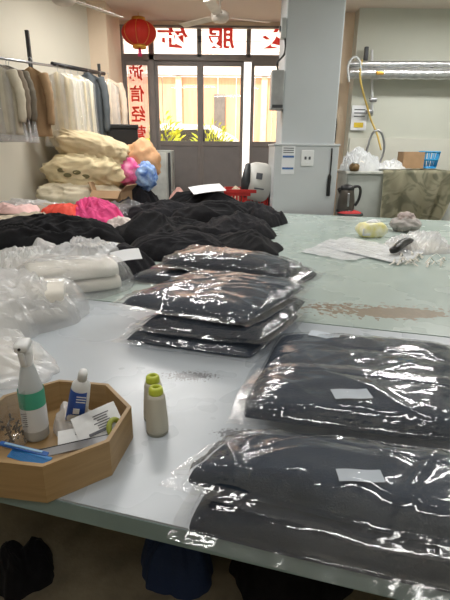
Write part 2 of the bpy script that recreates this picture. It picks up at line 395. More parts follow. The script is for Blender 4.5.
def make_table(e0, e1, n0, n1, topm, label, legs):
    c = tpt((e0 + e1) / 2, (n0 + n1) / 2); t = empty('work_table', c, TA, label, 'table')
    w, d = e1 - e0, n1 - n0
    obj('tabletop', box((0, 0, 0.8975), (w - .004, d - .004, 0.005)), topm, t, False)
    obj('edge_band', box((0, 0, 0.875), (w, d, 0.040)), edge_m, t, False)
    for sx in legs:
        for sy in (-1, 1):
            obj('leg', box((sx, sy * (d / 2 - 0.12), 0.4275), (0.06, 0.06, 0.855), None, 0.004), leg_m, t, False)
    for sy in (-1, 1): obj('rail', box(((legs[0] + legs[-1]) / 2, sy * (d / 2 - 0.12), 0.81), (legs[-1] - legs[0], 0.03, 0.08)), leg_m, t, False)
    return t
make_table(-2.0, 2.3, 0.60, 1.702, near_top, 'near work table with pale blue-white top holding the wooden tray', (-1.9, 1.0, 2.1))
make_table(-3.1, 2.4, 1.708, 4.96, far_top, 'far long work table with pale green-grey top and a worn brown patch', (-2.9, -0.6, 1.2, 2.2))

# ------------------------------------------------------------------ PACKED GARMENTS
def bil(q, u, v):
    return q[0] * (1 - u) * (1 - v) + q[1] * u * (1 - v) + q[2] * u * v + q[3] * (1 - u) * v
def package(quad, z, h, seed, label, group, m=navy, lab=None, flange=0.035, dome=0.25, skew=0.0, wr=1.0, foldm=None):
    q = [Vector((a, b, 0)) for a, b in quad]; c = sum(q, Vector()) / 4; q = [p - c for p in q]
    e = empty('packed_garment', (c.x, c.y, z), 0, label, 'packed garment', group)
    L1 = ((q[1] - q[0]).length + (q[2] - q[3]).length) / 2; L2 = ((q[3] - q[0]).length + (q[2] - q[1]).length) / 2
    def prof(a): return max(0.0, 1 - abs(a) ** 7) ** 0.5
    def top(u, v):            # u,v in -1..1
        k = prof(u) * prof(v)
        x, y = u * L1 / 2, v * L2 / 2
        wx, wy = warp(x, y, seed, 0.05, 5)
        s = 0.006 * noise.noise(Vector((wx * 7, wy * 7, seed))) + 0.004 * ridge((wx * 5, wy * 9), seed, 2)
        seam = -0.004 * math.exp(-((v - 0.35 + 0.1 * u) / 0.03) ** 2)
        return k * (h * (1 - dome + dome * (1 - u * u) * (1 - v * v)) + s + seam)
    def xy(u, v, r=0.10):     # rounded outline
        cu = u * (1 - r * 0.5 * v ** 4 * u * u) ; cv = v * (1 - r * 0.5 * u ** 4 * v * v)
        jit = 0.02 * noise.noise(Vector((u * 2.1, v * 2.1, seed * 3.3)))
        return bil(q, (cu * (1 + jit) + 1) / 2, (cv * (1 + jit) + 1) / 2)
    nx, ny = 46, 40; bm = BM(); g = []; gb = []
    def us(i, n):
        t = -1 + 2 * i / n; return math.sin(t * PI / 2) * 0.45 + t * 0.55
    for j in range(ny + 1):
        row = []; rb = []
        for i in range(nx + 1):
            u, v = us(i, nx), us(j, ny); p = xy(u, v)
            row.append(bm.verts.new((p.x, p.y, 0.003 + max(0.001, top(u, v) - 0.004))))
            rb.append(bm.verts.new((p.x * .985, p.y * .985, 0.002)))
        g.append(row); gb.append(rb)
    for j in range(ny):
        for i in range(nx):
            bm.faces.new((g[j][i], g[j][i + 1], g[j + 1][i + 1], g[j + 1][i])); bm.faces.new((gb[j][i], gb[j + 1][i], gb[j + 1][i + 1], gb[j][i + 1]))
    for i in range(nx):
        bm.faces.new((g[0][i], gb[0][i], gb[0][i + 1], g[0][i + 1])); bm.faces.new((g[ny][i], g[ny][i + 1], gb[ny][i + 1], gb[ny][i]))
    for j in range(ny):
        bm.faces.new((g[j][0], g[j + 1][0], gb[j + 1][0], gb[j][0])); bm.faces.new((g[j][nx], gb[j][nx], gb[j + 1][nx], g[j + 1][nx]))
    obj('folded_garment', bm, m, e)
    # plastic sleeve
    fx, fy = 1 + 2 * flange / L1, 1 + 2 * flange / L2
    nx, ny = 110, 90; bm = BM(); g = []; gb = []
    for j in range(ny + 1):
        row = []; rb = []
        for i in range(nx + 1):
            U, V = us(i, nx) * fx, us(j, ny) * fy
            u, v = max(-1, min(1, U)), max(-1, min(1, V))
            p = xy(u, v) + (bil(q, (U + 1) / 2, (V + 1) / 2) - bil(q, (u + 1) / 2, (v + 1) / 2))
            over = max(abs(U) - 1, 0) * L1 / 2 + max(abs(V) - 1, 0) * L2 / 2
            x, y = U * L1 / 2, V * L2 / 2
            wx, wy = warp(x, y, seed + 3, 0.10, 4)
            edge = max(abs(u) ** 5, abs(v) ** 5)
            an = math.sin(seed * 2.3) * .8; cA, sA = math.cos(an), math.sin(an)
            xa, ya = wx * cA + wy * sA, -wx * sA + wy * cA
            cr = max(0, 1 - 3.2 * abs(noise.noise(Vector((xa * 3.0, ya * 9.0, seed * 1.9)))))
            cr2 = max(0, 1 - 3.6 * abs(noise.noise(Vector((ya * 3.5 + 5, xa * 11.0, seed * 4.1)))))
            cr3 = max(0, 1 - 3.0 * abs(noise.noise(Vector((U * 3.0 + 9, V * 16.0, seed)))))  * abs(u) ** 3 + max(0, 1 - 3.0 * abs(noise.noise(Vector((U * 18.0, V * 3.0, seed + 2))))) * abs(v) ** 3
            soft_ = noise.noise(Vector((x * 5, y * 5, seed + 20)))
            wrk = wr * (0.0055 * cr ** 2 + 0.004 * cr2 ** 2 + 0.005 * cr3 * cr3 + 0.006 * max(0, soft_))
            # the film is tented between the garment's shoulder and the bag's seam
            k = (max(0, 1 - abs(u * .97) ** 9)) ** 0.5 * (max(0, 1 - abs(v * .97) ** 9)) ** 0.5
            base = max(top(u, v), h * 0.62 * k) + 0.003
            if over > 0:
                zz = h * 0.16 * max(0, 1 - over / 0.03) + 0.004 + 0.006 * max(0, noise.noise(Vector((x * 9, y * 9, seed)))) + 0.15 * wrk
                zz -= 0.0
            else: zz = base + wrk
            ox = 0.006 * noise.noise(Vector((x * 9, y * 9, seed + 8))) if over > 0 else 0
            row.append(bm.verts.new((p.x + ox, p.y + ox, zz))); rb.append(bm.verts.new((p.x + ox, p.y + ox, 0.001 if over <= 0.01 else min(zz - .001, 0.004))) if (i in (0, nx) or j in (0, ny)) else None)
        g.append(row); gb.append(rb)
    for j in range(ny):
        for i in range(nx): bm.faces.new((g[j][i], g[j][i + 1], g[j + 1][i + 1], g[j + 1][i]))
    obj('plastic_sleeve', bm, clear, e)
    if lab:
        lu, lv, ls, la = lab
        bm = BM(); n = 8; rows = []
        ex = (q[1] - q[0]).normalized(); ey = Vector((-ex.y, ex.x, 0)); ca, sa = math.cos(la), math.sin(la)
        cc = xy(lu, lv)
        for j in range(n + 1):
            rows.append([])
            for i in range(n + 1):
                a, b = (i / n - .5) * ls[0], (j / n - .5) * ls[1]
                p = cc + ex * (a * ca - b * sa) + ey * (a * sa + b * ca)
                rows[-1].append(bm.verts.new((p.x, p.y, top(lu, lv) + 0.0035 + 0.001 * math.sin(i * .8) )))
        for j in range(n):
            for i in range(n): bm.faces.new((rows[j][i], rows[j][i + 1], rows[j + 1][i + 1], rows[j + 1][i]))
        obj('paper_label', bm, mat('bluish_white_label', (196, 206, 216), .6, var=.02), e)
    return e
g1 = 'clear-wrapped dark garments on the near table'
package([(-.37, 1.47), (.09, 1.33), (.32, 1.75), (-.13, 1.90)], .901, .042, 1, 'flat wrapped navy garment lowest in the central pile, on the white table', g1, dome=.1, wr=.35)
package([(-.31, 1.46), (.12, 1.34), (.35, 1.77), (-.07, 1.88)], .957, .036, 2, 'dark garment in clear plastic sandwiched in the middle of the central pile', g1, navy2, dome=.15, wr=.35)
package([(-.40, 1.56), (.07, 1.37), (.35, 1.81), (-.12, 2.00)], 1.006, .048, 3, 'clear-wrapped navy garment topmost in the front half of the central pile', g1, navy, dome=.25)
package([(-.52, 2.24), (.22, 1.98), (.54, 2.42), (-.22, 2.78)], .901, .062, 4, 'wide wrapped dark garment lying behind the central pile, under a puffed bag', g1, navy2, dome=.15, wr=.4)
package([(-.34, 2.24), (.28, 1.96), (.40, 2.18), (-.19, 2.58)], .983, .080, 5, 'puffed clear-wrapped garment topmost at the back of the central pile', g1, navy2, dome=.4, wr=1.4)
package([(.04, 1.0), (.58, .88), (.80, 1.42), (.20, 1.52)], .901, .056, 6, 'wrapped navy garment whose far end with a white label shows behind the right pile', g1, navy, lab=(-.45, .72, (.10, .05), -.2), dome=.12, wr=.5)
package([(.035, .875), (.52, .785), (.62, 1.02), (.105, 1.09)], .976, .054, 7, 'wrapped navy garment on top of the right-hand pile, label tilted in its middle', g1, navy, lab=(-.06, -.42, (.085, .042), .25), dome=.2)
package([(-.075, .63), (.46, .485), (.54, .74), (.01, .84)], .901, .060, 8, 'wrapped dark garment at the bottom of the nearest pile, overhanging the table front', g1, navy2, flange=.03, dome=.12, wr=.5)
package([(-.075, .665), (.43, .50), (.52, .70), (.02, .785)], .978, .062, 9, 'wrapped navy garment on top of the nearest pile in the lower right corner', g1, navy, lab=(.10, -.45, (.075, .03), .3), dome=.25, wr=1.2)

# ------------------------------------------------------------------ HEAPED CLOTH
def crumple(p, seed):
    d = noise.voronoi(Vector((p[0], p[1], seed * 3.7)), distance_metric='DISTANCE', exponent=2.5)[0]
    return d[1] - d[0]
def blob_bm(rx, ry, h, seed, nr=44, na=110, fold=0.35, fs=5.0, rough_out=0.16, sag=1.6, aniso=(1, 1), ang=0.0, crinkle=0.0):
    bm = BM(); rings = []; ca, sa = math.cos(ang), math.sin(ang)
    def hz(x, y, r):
        x2, y2 = (x * ca + y * sa) * aniso[0], (-x * sa + y * ca) * aniso[1]
        wx, wy = warp(x2, y2, seed, 0.16, 3.5)
        f = ridge((wx * fs, wy * fs), seed, 3)
        g_ = noise.noise(Vector((x * 3.1 + seed, y * 3.1, seed * 2.0)))
        p = max(0, 1 - r ** sag) ** 0.62
        z = h * p * (0.78 + 0.35 * g_) + min(h, .14) * fold * (f - .25) * min(1, (1 - r) * 5)
        if crinkle: z += crinkle * (1.6 * crumple((wx * fs * 1.3, wy * fs * 1.3), seed) + .8 * crumple((wx * fs * 3.5, wy * fs * 3.5), seed + 4) - .6) * min(1, (1 - r) * 5)
        return max(z, 0.004 * (1 - r) + 0.001)
    c = bm.verts.new((0, 0, hz(0, 0, 0)))
    for i in range(1, nr + 1):
        r = (i / nr) ** 0.8; ring = []
        for k in range(na):
            a = 2 * PI * k / na
            o = 1 + rough_out * (noise.noise(Vector((math.cos(a) * 1.3, math.sin(a) * 1.3, seed * 2.7))) * 1.6 + 0.35 * noise.noise(Vector((math.cos(a) * 5, math.sin(a) * 5, seed))))
            x, y = rx * o * r * math.cos(a), ry * o * r * math.sin(a)
            ring.append(bm.verts.new((x, y, hz(x, y, r))))
        rings.append(ring)
    for k in range(na): bm.faces.new((c, rings[0][k], rings[0][(k + 1) % na]))
    for a, b in zip(rings, rings[1:]):
        for k in range(na): bm.faces.new((a[k], b[k], b[(k + 1) % na], a[(k + 1) % na]))
    bc = bm.verts.new((0, 0, 0)); low = [bm.verts.new((v.co.x, v.co.y, 0)) for v in rings[-1]]
    for k in range(na):
        bm.faces.new((rings[-1][k], low[k], low[(k + 1) % na], rings[-1][(k + 1) % na])); bm.faces.new((low[k], bc, low[(k + 1) % na]))
    return bm
def cloth(name, loc, rx, ry, h, rz, seed, m, label, cat, group=None, **kw):
    o = obj(name, blob_bm(rx, ry, h, seed, **kw), m, None, True, label, cat, group)
    o.location = loc; o.rotation_euler = (0, 0, rz); return o
gb = 'loose black garments heaped on the far table'
B = [
 ((-.30, 2.92, .901), .36, .30, .15, -.2, 11, 'black garment at the front of the heap, nearest the white paper tags'),
 ((.02, 2.98, .901), .34, .26, .13, .3, 12, 'black garment at the front right of the heap, just behind the puffed package'),
 ((-.67, 2.48, .901), .27, .26, .14, .5, 13, 'black garment at the front left of the heap beside the clear white bags'),
 ((-.50, 3.50, .901), .44, .32, .20, .1, 14, 'broad black garment in the middle of the heap'),
 ((.02, 3.60, .901), .38, .30, .17, -.3, 15, 'black garment low on the right side of the heap, spreading onto bare tabletop'),
 ((-.12, 4.20, .901), .46, .32, .25, .2, 16, 'black garment humped in the rear right of the heap'),
 ((-.62, 4.30, .901), .40, .32, .22, -.1, 17, 'black garment at the rear left of the heap, before the cardboard box'),
 ((-.26, 4.78, .901), .50, .24, .31, -.25, 18, 'black garment at the very back of the heap, below the grey cabinet'),
 ((.30, 4.28, .901), .26, .30, .20, .4, 19, 'black garment trailing off the right end of the heap, nearest the column'),
 ((-1.00, 4.66, .901), .30, .22, .20, .3, 20, 'black garment bunched right of the cardboard box'),
]
for i, (loc, rx, ry, h, rz, sd, lb) in enumerate(B):
    cloth('black_garment', loc, rx, ry, h, rz, sd, black if i % 2 else black2, lb, 'garment', gb, fold=0.42, fs=2.8, aniso=(1, 1.8), ang=.5 * i)
def sheet(px, py, z, w, d, rz, label, cat='paper', tilt=(0, 0), m=paper, lines=3):
    p = onz(px, py, z); e = empty('paper_sheet', p, rz, label, cat); e.rotation_euler = (tilt[0], tilt[1], rz)
    bm = BM(); n = 6; rows = [[bm.verts.new(((i / n - .5) * w, (j / n - .5) * d, .006 * math.sin(i / n * PI) + .002)) for i in range(n + 1)] for j in range(n + 1)]
    for j in range(n):
        for i in range(n): bm.faces.new((rows[j][i], rows[j][i + 1], rows[j + 1][i + 1], rows[j + 1][i]))
    s = obj('sheet', bm, m, e)
    for k in range(lines): obj('print_line', box((0, d * (.28 - k * .25), .0095), (w * .4, d * .04, .0008)), ink, e, False)
    return e
sheet(126, 256, 1.03, .15, .09, .35, 'small white paper tag lying on the front black garment', tilt=(.45, -.1), lines=0)
sheet(106, 250, 1.05, .07, .13, -.5, 'narrow folded paper tag lying left of the other tag on black cloth', tilt=(.4, 0), lines=0)
sheet(207, 189, 1.17, .34, .24, .3, 'white paper sheet on top of the back of the black heap', tilt=(.22, -.1), lines=0)

# left side of the table
cloth('black_garment', (-1.28, 3.30, .901), .52, .36, .20, .1, 31, black, 'long black garment lying behind the clear bags at the left edge', 'garment', None, fold=.5, fs=4.5, aniso=(1, 2))
WRAPS = True
cloth('beige_garment', (-1.62, 3.62, .901), .62, .26, .15, .05, 34, mat('beige_cloth', (196, 184, 164), .85, bump=.3, bscale=90), 'beige wrapped garment at the left edge beneath the red cloth', 'garment', None, fold=.6, fs=5, aniso=(1, 2.2))
cloth('red_garment', (-1.37, 3.86, .985), .19, .17, .155, .2, 35, mat('coral_red_cloth', (226, 76, 58), .7, var=.08, bump=.15), 'coral red cloth bundle left of the pink one', 'garment', None, fold=.3, fs=5)
cloth('pink_garment', (-1.12, 3.92, .93), .27, .2, .22, -.1, 36, mat('hot_pink_cloth', (216, 66, 128), .75, var=.1, bump=.3, bscale=80), 'hot pink cloth bundle right of the coral red one', 'garment', None, fold=.5, fs=8)
cloth('pale_pink_garment', (-1.86, 3.98, 1.02), .24, .14, .08, .1, 37, mat('pale_pink_cloth', (226, 190, 186), .8), 'pale pink cloth at the left edge beside the coral red bundle', 'garment', None, fold=.5, fs=6)
cloth('white_garment', (-.84, 3.66, .901), .15, .18, .13, .5, 40, mat('off_white_cloth', (216, 204, 198), .85), 'small off-white garment at the right tip of the long black garment', 'garment', None, fold=.5, fs=8)
sheet(82, 243, .93, .5, .2, -.4, 'pale cardboard strip lying on the table between black garments', 'card', m=mat('pale_grey_card', (190, 184, 172), .8), lines=0)

# clear bags of white garments, lower left
def bag(name, loc, rx, ry, h, rz, seed, label, inner, fm=milky, ih=.75, cat='bag', group=None, crinkle=.012, fs=7, inner_name='white_garment', irx=.85):
    e = empty(name, loc, rz, label, cat, group)
    obj(inner_name, blob_bm(rx * irx, ry * .8, h * ih, seed + 50, fold=.35, fs=5, rough_out=.08, sag=3.5), inner, e)
    obj('plastic_film', blob_bm(rx, ry, h, seed, nr=60, na=150, fold=.35, fs=fs, crinkle=crinkle * 1.8, rough_out=.2), fm, e, False)
    return e
bag('wrapped_garment', (-1.75, 4.25, .901), .70, .36, .21, -.1, 33, 'taupe garment in crumpled clear plastic behind the red cloth at the left', mat('taupe_cloth', (160, 148, 132), .8, bump=.3, bscale=90), cat='wrapped garment', inner_name='taupe_garment', fs=5, crinkle=.006, ih=.85, irx=.92)
bag('wrapped_garment', (-1.0, 4.36, .901), .38, .23, .19, -.4, 39, 'dark taupe garment in shiny wrap behind the hot pink bundle', mat('dark_taupe_cloth', (92, 86, 84), .7, bump=.2), clear, cat='wrapped garment', inner_name='taupe_garment', fs=6, crinkle=.006, ih=.85, irx=.92)
gw = 'clear plastic bags of white garments at the left'
def foldbag(loc, L, W, h, rz, seed, label):
    """white folded garments in clear plastic: a rounded slab showing folded layers at its end, film bunched behind"""
    e = empty('clear_garment_bag', loc, rz, label, 'bag', gw)
    for k in range(2):
        bm = BM(); n = 28; m_ = 16; z0 = h * .5 * k; g = []
        for j in range(n + 1):
            a = -PI / 2 + PI * j / n; row = []
            for i in range(m_ + 1):
                t = i / m_
                x = (t - .5) * L + .02 * k
                wv = .006 * noise.noise(Vector((x * 9, a * 2, seed + k)))
                row.append((x, a, wv))
            g.append(row)
        # cross-section: flat rounded slab swept along x
        ns = 36; rings = []
        for i in range(m_ + 1):
            x = (i / m_ - .5) * L * (1 - .04 * k); ring = []
            sh = min(1, (1 - abs(i / m_ * 2 - 1)) * 9) ** .5 if i in (0, m_) else 1
            sc = .86 if i in (0, m_) else (.96 if i in (1, m_ - 1) else 1)
            for s in range(ns):
                b = 2 * PI * s / ns; cx, cz = math.cos(b), math.sin(b)
                px_ = abs(cx) ** .35 * (1 if cx > 0 else -1) * W / 2 * sc; pz = abs(cz) ** .6 * (1 if cz > 0 else -1) * h * .25 * sc
                wv = .007 * noise.noise(Vector((x * 8, px_ * 8, seed + k * 3 + cz)))
                ring.append(bm.verts.new((x, px_ + wv, z0 + h * .25 + pz + wv * (.7 if cz > -.2 else 0) + .003)))
            rings.append(ring)
        for a_, b_ in zip(rings, rings[1:]):
            for s in range(ns): bm.faces.new((a_[s], a_[(s + 1) % ns], b_[(s + 1) % ns], b_[s]))
        bm.faces.new(rings[0]); bm.faces.new(rings[-1][::-1])
        obj('folded_garment', bm, white_cloth, e)
    obj('plastic_film', blob_bm(L * .70, W * .80, h * 1.45, seed, nr=56, na=140, fold=.2, fs=7, crinkle=.016, rough_out=.10, sag=5), thin_milky, e, False)
    return e
foldbag((-.74, 2.10, .901), .42, .26, .13, .45, 41, 'clear bag of folded white garments lying furthest back, by the black heap')
foldbag((-.82, 1.70, .901), .36, .24, .13, .30, 42, 'clear bag of folded white garments just behind the wooden tray')
bag('clear_garment_bag', (-1.02, 2.22, .901), .42, .24, .20, .1, 43, 'crumpled clear bag puffed up at the left edge before the long black garment', white_cloth, milky, group=gw, crinkle=.018, irx=.65, ih=.6)
bag('clear_garment_bag', (-.96, 1.66, .901), .34, .30, .26, .2, 44, 'tallest crumpled clear bag bulging at the left edge behind the spray bottle', white_cloth, milky, group=gw, crinkle=.02, irx=.62, ih=.6)
bag('clear_garment_bag', (-.78, 1.28, .901), .26, .16, .12, -.1, 45, 'small crumpled clear bag beside the left rim of the wooden tray', white_cloth, milky, group=gw, crinkle=.016, ih=.5)
# grey slab poking out of the rear bag and its flap
o = obj('film_flap', blob_bm(.15, .10, .10, 47, nr=30, na=80, fold=.3, fs=9, crinkle=.03, rough_out=.3), milky, None, False, 'standing crumpled film flap on top of the rear clear bag', 'plastic film'); o.location = (-.72, 2.24, 1.04); o.rotation_euler = (.1, 0, .3)

# ------------------------------------------------------------------ BEDDING, BOX AND BAGS AT THE BACK LEFT
def pillowbag(loc, rx, ry, h, rz, seed, m, label, tilt=0.0):
    e = empty('bedding_bag', loc, rz, label, 'bedding bag', 'bags of cream bedding stacked in the left corner')
    bm = BM(); nu, nv = 90, 50; rows = []
    for j in range(nv + 1):
        t = -PI / 2 + PI * j / nv; row = []
        for i in range(nu):
            a = 2 * PI * i / nu; ca, sa, ct, st = math.cos(a), math.sin(a), math.cos(t), math.sin(t)
            sg = lambda w, p: (abs(w) ** p) * (1 if w >= 0 else -1)
            x = sg(ca, .7) * sg(ct, .75); y = sg(sa, .7) * sg(ct, .75); z = sg(st, .8)
            f = 1.02 + .16 * ridge((x * 1.6 + .5 * noise.noise(Vector((x * 2, y * 2, seed))), y * 1.6, z * 1.2), seed, 3) + .18 * noise.noise(Vector((x * 1.5, y * 1.5, z + seed))) + .10 * max(0, 1 - 3.5 * abs(noise.noise(Vector((x * 3 + z, y * 3, z * 2.2 + seed))))) ** 2
            row.append(bm.verts.new((x * rx * f, y * ry * f, max(0.0, h / 2 + z * h / 2 * f))))
        rows.append(row)
    for a_, b_ in zip(rows, rows[1:]):
        for i in range(nu): bm.faces.new((a_[i], a_[(i + 1) % nu], b_[(i + 1) % nu], b_[i]))
    bmesh.ops.remove_doubles(bm, verts=bm.verts, dist=.0005)
    obj('bedding', bm, m, e); e.rotation_euler = (0, tilt, rz)
    return e
cream2 = mat('pale_cream_bedding', (232, 222, 196), .8, var=.06, bump=.2, bscale=60)
cream3 = mat('beige_bedding', (214, 196, 158), .8, var=.08, bump=.2, bscale=60)
pb = pillowbag((-1.56, 5.05, .901), .38, .22, .32, .1, 61, cream2, 'pale cream bedding bundle lowest in the corner pile')
pb2 = pillowbag((-1.52, 5.08, 1.155), .37, .22, .32, -.05, 62, tan_cloth, 'cream bedding bundle with printed leaves, middle of the corner pile')
pb3 = pillowbag((-1.50, 5.14, 1.43), .38, .19, .27, -.12, 63, cream3, 'beige bedding bundle topmost of the corner pile', .22)
pb4 = pillowbag((-1.30, 5.30, 1.10), .22, .16, .46, .0, 64, cream2, 'upright cream bedding bundle leaning at the right of the corner pile')
pm = mat('olive_leaf_print', (110, 104, 70), .8)
for k, (a, b) in enumerate([(-.12, 0.0), (-.02, .03), (.07, -.01), (-.18, .05)]):
    obj('leaf_print', lathe([(0, .004), (.03, .003), (.045, 0)], 12, (a, -.238, .13 + b), Matrix.Rotation(PI / 2, 3, 'X') @ Matrix.Diagonal((1, .5, 1))), pm, pb2)
# support table-top: cardboard box (open) on the table
def carton(name, loc, s, rz, label, m=card, flaps=True, th=.006):
    e = empty(name, loc, rz, label, 'cardboard box'); w, d, h = s; bm = BM()
    for c_, s_ in [((0, 0, th / 2), (w, d, th)), ((0, -d / 2, h / 2), (w, th, h)), ((0, d / 2, h / 2), (w, th, h)), ((-w / 2, 0, h / 2), (th, d, h)), ((w / 2, 0, h / 2), (th, d, h))]: add_box(bm, c_, s_)
    obj('box_body', bm, m, e, False)
    if flaps:
        obj('flap', box((0, -d / 2 - .035, h - .03), (w, th, .1), Euler((-.8, 0, 0))), m, e, False)
        obj('flap', box((w / 2 + .035, 0, h + .03), (th, d, .1), Euler((0, .8, 0))), m, e, False)
        obj('flap', box((-w / 2 - .02, 0, h + .04), (th, d, .1), Euler((0, -.4, 0))), m, e, False)
    return e
carton('cardboard_box', (-1.20, 4.86, .901), (.32, .26, .235), -.25, 'brown open cardboard box among cloth before the bedding pile')
cloth('black_bundle', (-.98, 5.12, .901), .23, .19, .33, .1, 65, black2, 'black bundle behind the cardboard box carrying a colourful bag', 'bundle', None, fold=.5, fs=6, sag=4)
e = empty('colourful_bag', (-.98, 5.12, 1.21), .1, 'colourful shopping bag, peach, pink and blue, on the black bundle', 'bag')
def soft(rx, ry, rz_, seed, c):
    bm = BM(); bmesh.ops.create_icosphere(bm, subdivisions=4, radius=1)
    for v in bm.verts:
        f = 1 + .45 * ridge((v.co.x * 1.5, v.co.y * 1.5, v.co.z * 1.5), seed, 3); v.co = Vector((v.co.x * rx * f, v.co.y * ry * f, v.co.z * rz_ * f)) + Vector(c)
    return bm
obj('peach_paper', soft(.16, .10, .19, 1, (.06, .04, .20)), mat('peach_paper', (226, 176, 132), .8), e)
obj('pink_panel', soft(.14, .09, .12, 2, (-.08, -.05, .10)), mat('magenta_print', (232, 70, 150), .5, col2=(250, 170, 200), vscale=14), e)
obj('blue_panel', soft(.10, .07, .12, 3, (.10, -.08, .06)), mat('blue_print', (60, 110, 200), .5, col2=(170, 200, 235), vscale=16), e)

# grey cabinet
cb = empty('metal_cabinet', (-.92, 6.35, 0), .0, 'upright grey metal cabinet standing in front of the shop door', 'cabinet')
obj('cabinet_body', box((0, 0, .77), (.40, .34, 1.54), None, .008), mat('pale_grey_cabinet', (182, 186, 180), .4, metal=.1), cb, False)
obj('cabinet_door', box((-.03, -.178, .8), (.32, .014, 1.42), None, .005), mat('light_grey_cabinet_door', (196, 200, 194), .4), cb, False)
obj('cabinet_edge', box((.17, -.178, .8), (.035, .012, 1.42), None, .004), dark_metal, cb, False)
cloth('pink_bag', (-.64, 5.9, 0), .16, .18, 1.22, 0, 66, mat('dusty_pink_cloth', (206, 160, 150), .8), 'dusty pink sack standing beside the grey cabinet', 'sack', None, fold=.3, fs=5, sag=8, rough_out=.05)

# ------------------------------------------------------------------ HANGING CLOTHES
RA = ony(0, 58, 4.3); RB = ony(99, 73, 5.95)
rl = empty('clothes_rail', (0, 0, 0), 0, 'thin steel clothes rail fixed along the left wall', 'rail')
obj('bar', tube([RA + (RA - RB) * .5, RB], .012), steel, rl)
def railpt(px):
    best = None
    for i in range(-80, 201):
        t = i / 200; p = RA.lerp(RB, t); d = p - Vector((0, 0, H))
        x = d.dot(right); zc = d.dot(-back); q = 225 + F * x / zc
        if best is None or abs(q - px) < best[0]: best = (abs(q - px), p)
    return best[1]
bp_ = railpt(27)
wx = -1.6 - (6.3 - bp_.y) * .4
br_ = BM(); add_box(br_, (0, 0, 0), (.03, .03, .62)); add_tube(br_, [(0, 0, -.03), (wx - bp_.x + .02, 0, -.03)], .012)
o = obj('bracket', br_, dark_metal, rl, False); o.location = bp_ + Vector((0, .03, -.04))
br2 = BM(); add_box(br2, (0, 0, 0), (.03, .03, .2)); w2 = -1.6 - (6.3 - RB.y) * .4
add_tube(br2, [(0, 0, -.0), (w2 - RB.x + .02, 0, 0)], .01); o = obj('bracket', br2, dark_metal, rl, False); o.location = RB + Vector((0, .02, 0))
obj('black_bar', tube([railpt(50) + Vector((0, 0, .02)), RB + Vector((.05, .05, .0))], .02), black_plastic, rl)
def garment(px, w, length, th, seed, m, label, dz=-.05, sleeves=True, yaw=0., cover=None, dx=0., cat='garment', group='garments hanging on the wall rail', dy=0.):
    p = railpt(px); e = empty('hanging_garment', (p.x + dx, p.y + dy, p.z + dz), yaw, label, cat, group)
    def body(w, length, th, nu=44, nv=26, amp=.018, seed=seed, fl=0.08):
        bm = BM(); rows = []
        for j in range(nv + 1):
            v = j / nv; ring = []
            ww = w * (.16 + .84 * min(1, v / .07) ** .6) * (1 + fl * v) if v < .07 else w * (1 + fl * v - .05 * math.sin(v * PI))
            for i in range(nu):
                a = 2 * PI * i / nu; x = math.cos(a) * ww / 2; y = math.sin(a) * th / 2 * (.5 + .5 * min(1, v / .15))
                q = Vector((x * 16 + seed, v * 1.2, (1 if y > 0 else -1) * 3 + seed))
                y += amp * (.3 + v) * noise.noise(q) * 1.6 + amp * .6 * math.sin(x * 60 + seed)
                z = -length * v - .02 * noise.noise(Vector((x * 6, seed, 1))) * (v > .9)
                if v < .09: z -= abs(x) * .22 * (1)
                else: z -= abs(x) * .22 * max(0, 1 - v * 1.2)
                ring.append(bm.verts.new((x, y, z)))
            rows.append(ring)
        for a_, b_ in zip(rows, rows[1:]):
            for i in range(nu): bm.faces.new((a_[i], a_[(i + 1) % nu], b_[(i + 1) % nu], b_[i]))
        bm.faces.new(rows[0]); bm.faces.new(rows[-1][::-1]); return bm
    obj('garment_body', body(w, length, th), m, e)
    if sleeves:
        for s in (-1, 1):
            pts = spline([(s * w * .40, 0, -.06), (s * w * .53, -.01, -.18), (s * w * .58, -.02, -length * .5), (s * w * .55, -.02, -length * .82)], 6)
            n = len(pts); obj('sleeve', tube(pts, [.05 - .016 * i / n + .003 * math.sin(i * 1.7) for i in range(n)], 12), m, e)
    if cover: obj('plastic_cover', body(w * 1.16, length * cover, th * 1.35, 60, 40, .03, seed + 9, .12), thin_milky, e)
    obj('hanger_hook', tube(spline([(0, 0, 0), (0, 0, -dz * .6), (.012, 0, -dz * .9), (0, 0, -dz + .012), (-.014, 0, -dz)], 5), .0025, 6), steel, e)
    return e
gm = lambda n, c, **k: mat(n, c, .85, var=.08, vscale=10, bump=.3, bscale=120, **k)
gdark = gm('taupe_brown_garment', (112, 100, 84)); gbrown = gm('warm_brown_garment', (150, 122, 88)); gcream = gm('cream_garment', (226, 214, 184)); gcream2 = gm('ivory_garment', (234, 226, 204))
gpeach = gm('pale_peach_garment', (238, 218, 194)); ggrey = gm('slate_garment', (84, 90, 94)); gdk2 = gm('olive_brown_garment', (96, 88, 74))
garment(-11, .36, 0.56, .06, 1, gm('pale_taupe_garment', (178, 170, 150)), 'pale taupe garment at the left edge of the rail', cover=1.1)
garment(-4, .34, 0.53, .05, 2, gdark, 'taupe brown garment second from the left edge on the rail', cover=1.18)
garment(3, .34, 0.55, .05, 3, gdk2, 'olive brown garment third from the left edge on the rail', cover=1.15)
garment(10, .30, 0.55, .05, 4, gdark, 'taupe brown garment closest to the left of the wall bracket', cover=1.15, dx=-.04)
garment(40, .25, .60, .07, 5, gbrown, 'warm brown jacket hanging right of the wall bracket', dz=-.07, dy=-.3)
garment(52, .30, 0.63, .06, 6, gcream, 'cream blouse with dark trim, first after the brown jacket', cover=1.14, dx=.03, sleeves=False)
garment(60, .30, 0.65, .06, 7, gcream2, 'ivory blouse in plastic cover, second after the brown jacket', cover=1.15, dx=.02, sleeves=False)
garment(68, .32, 0.65, .06, 8, gcream, 'cream blouse in the middle of the plastic-covered row', cover=1.15, sleeves=False)
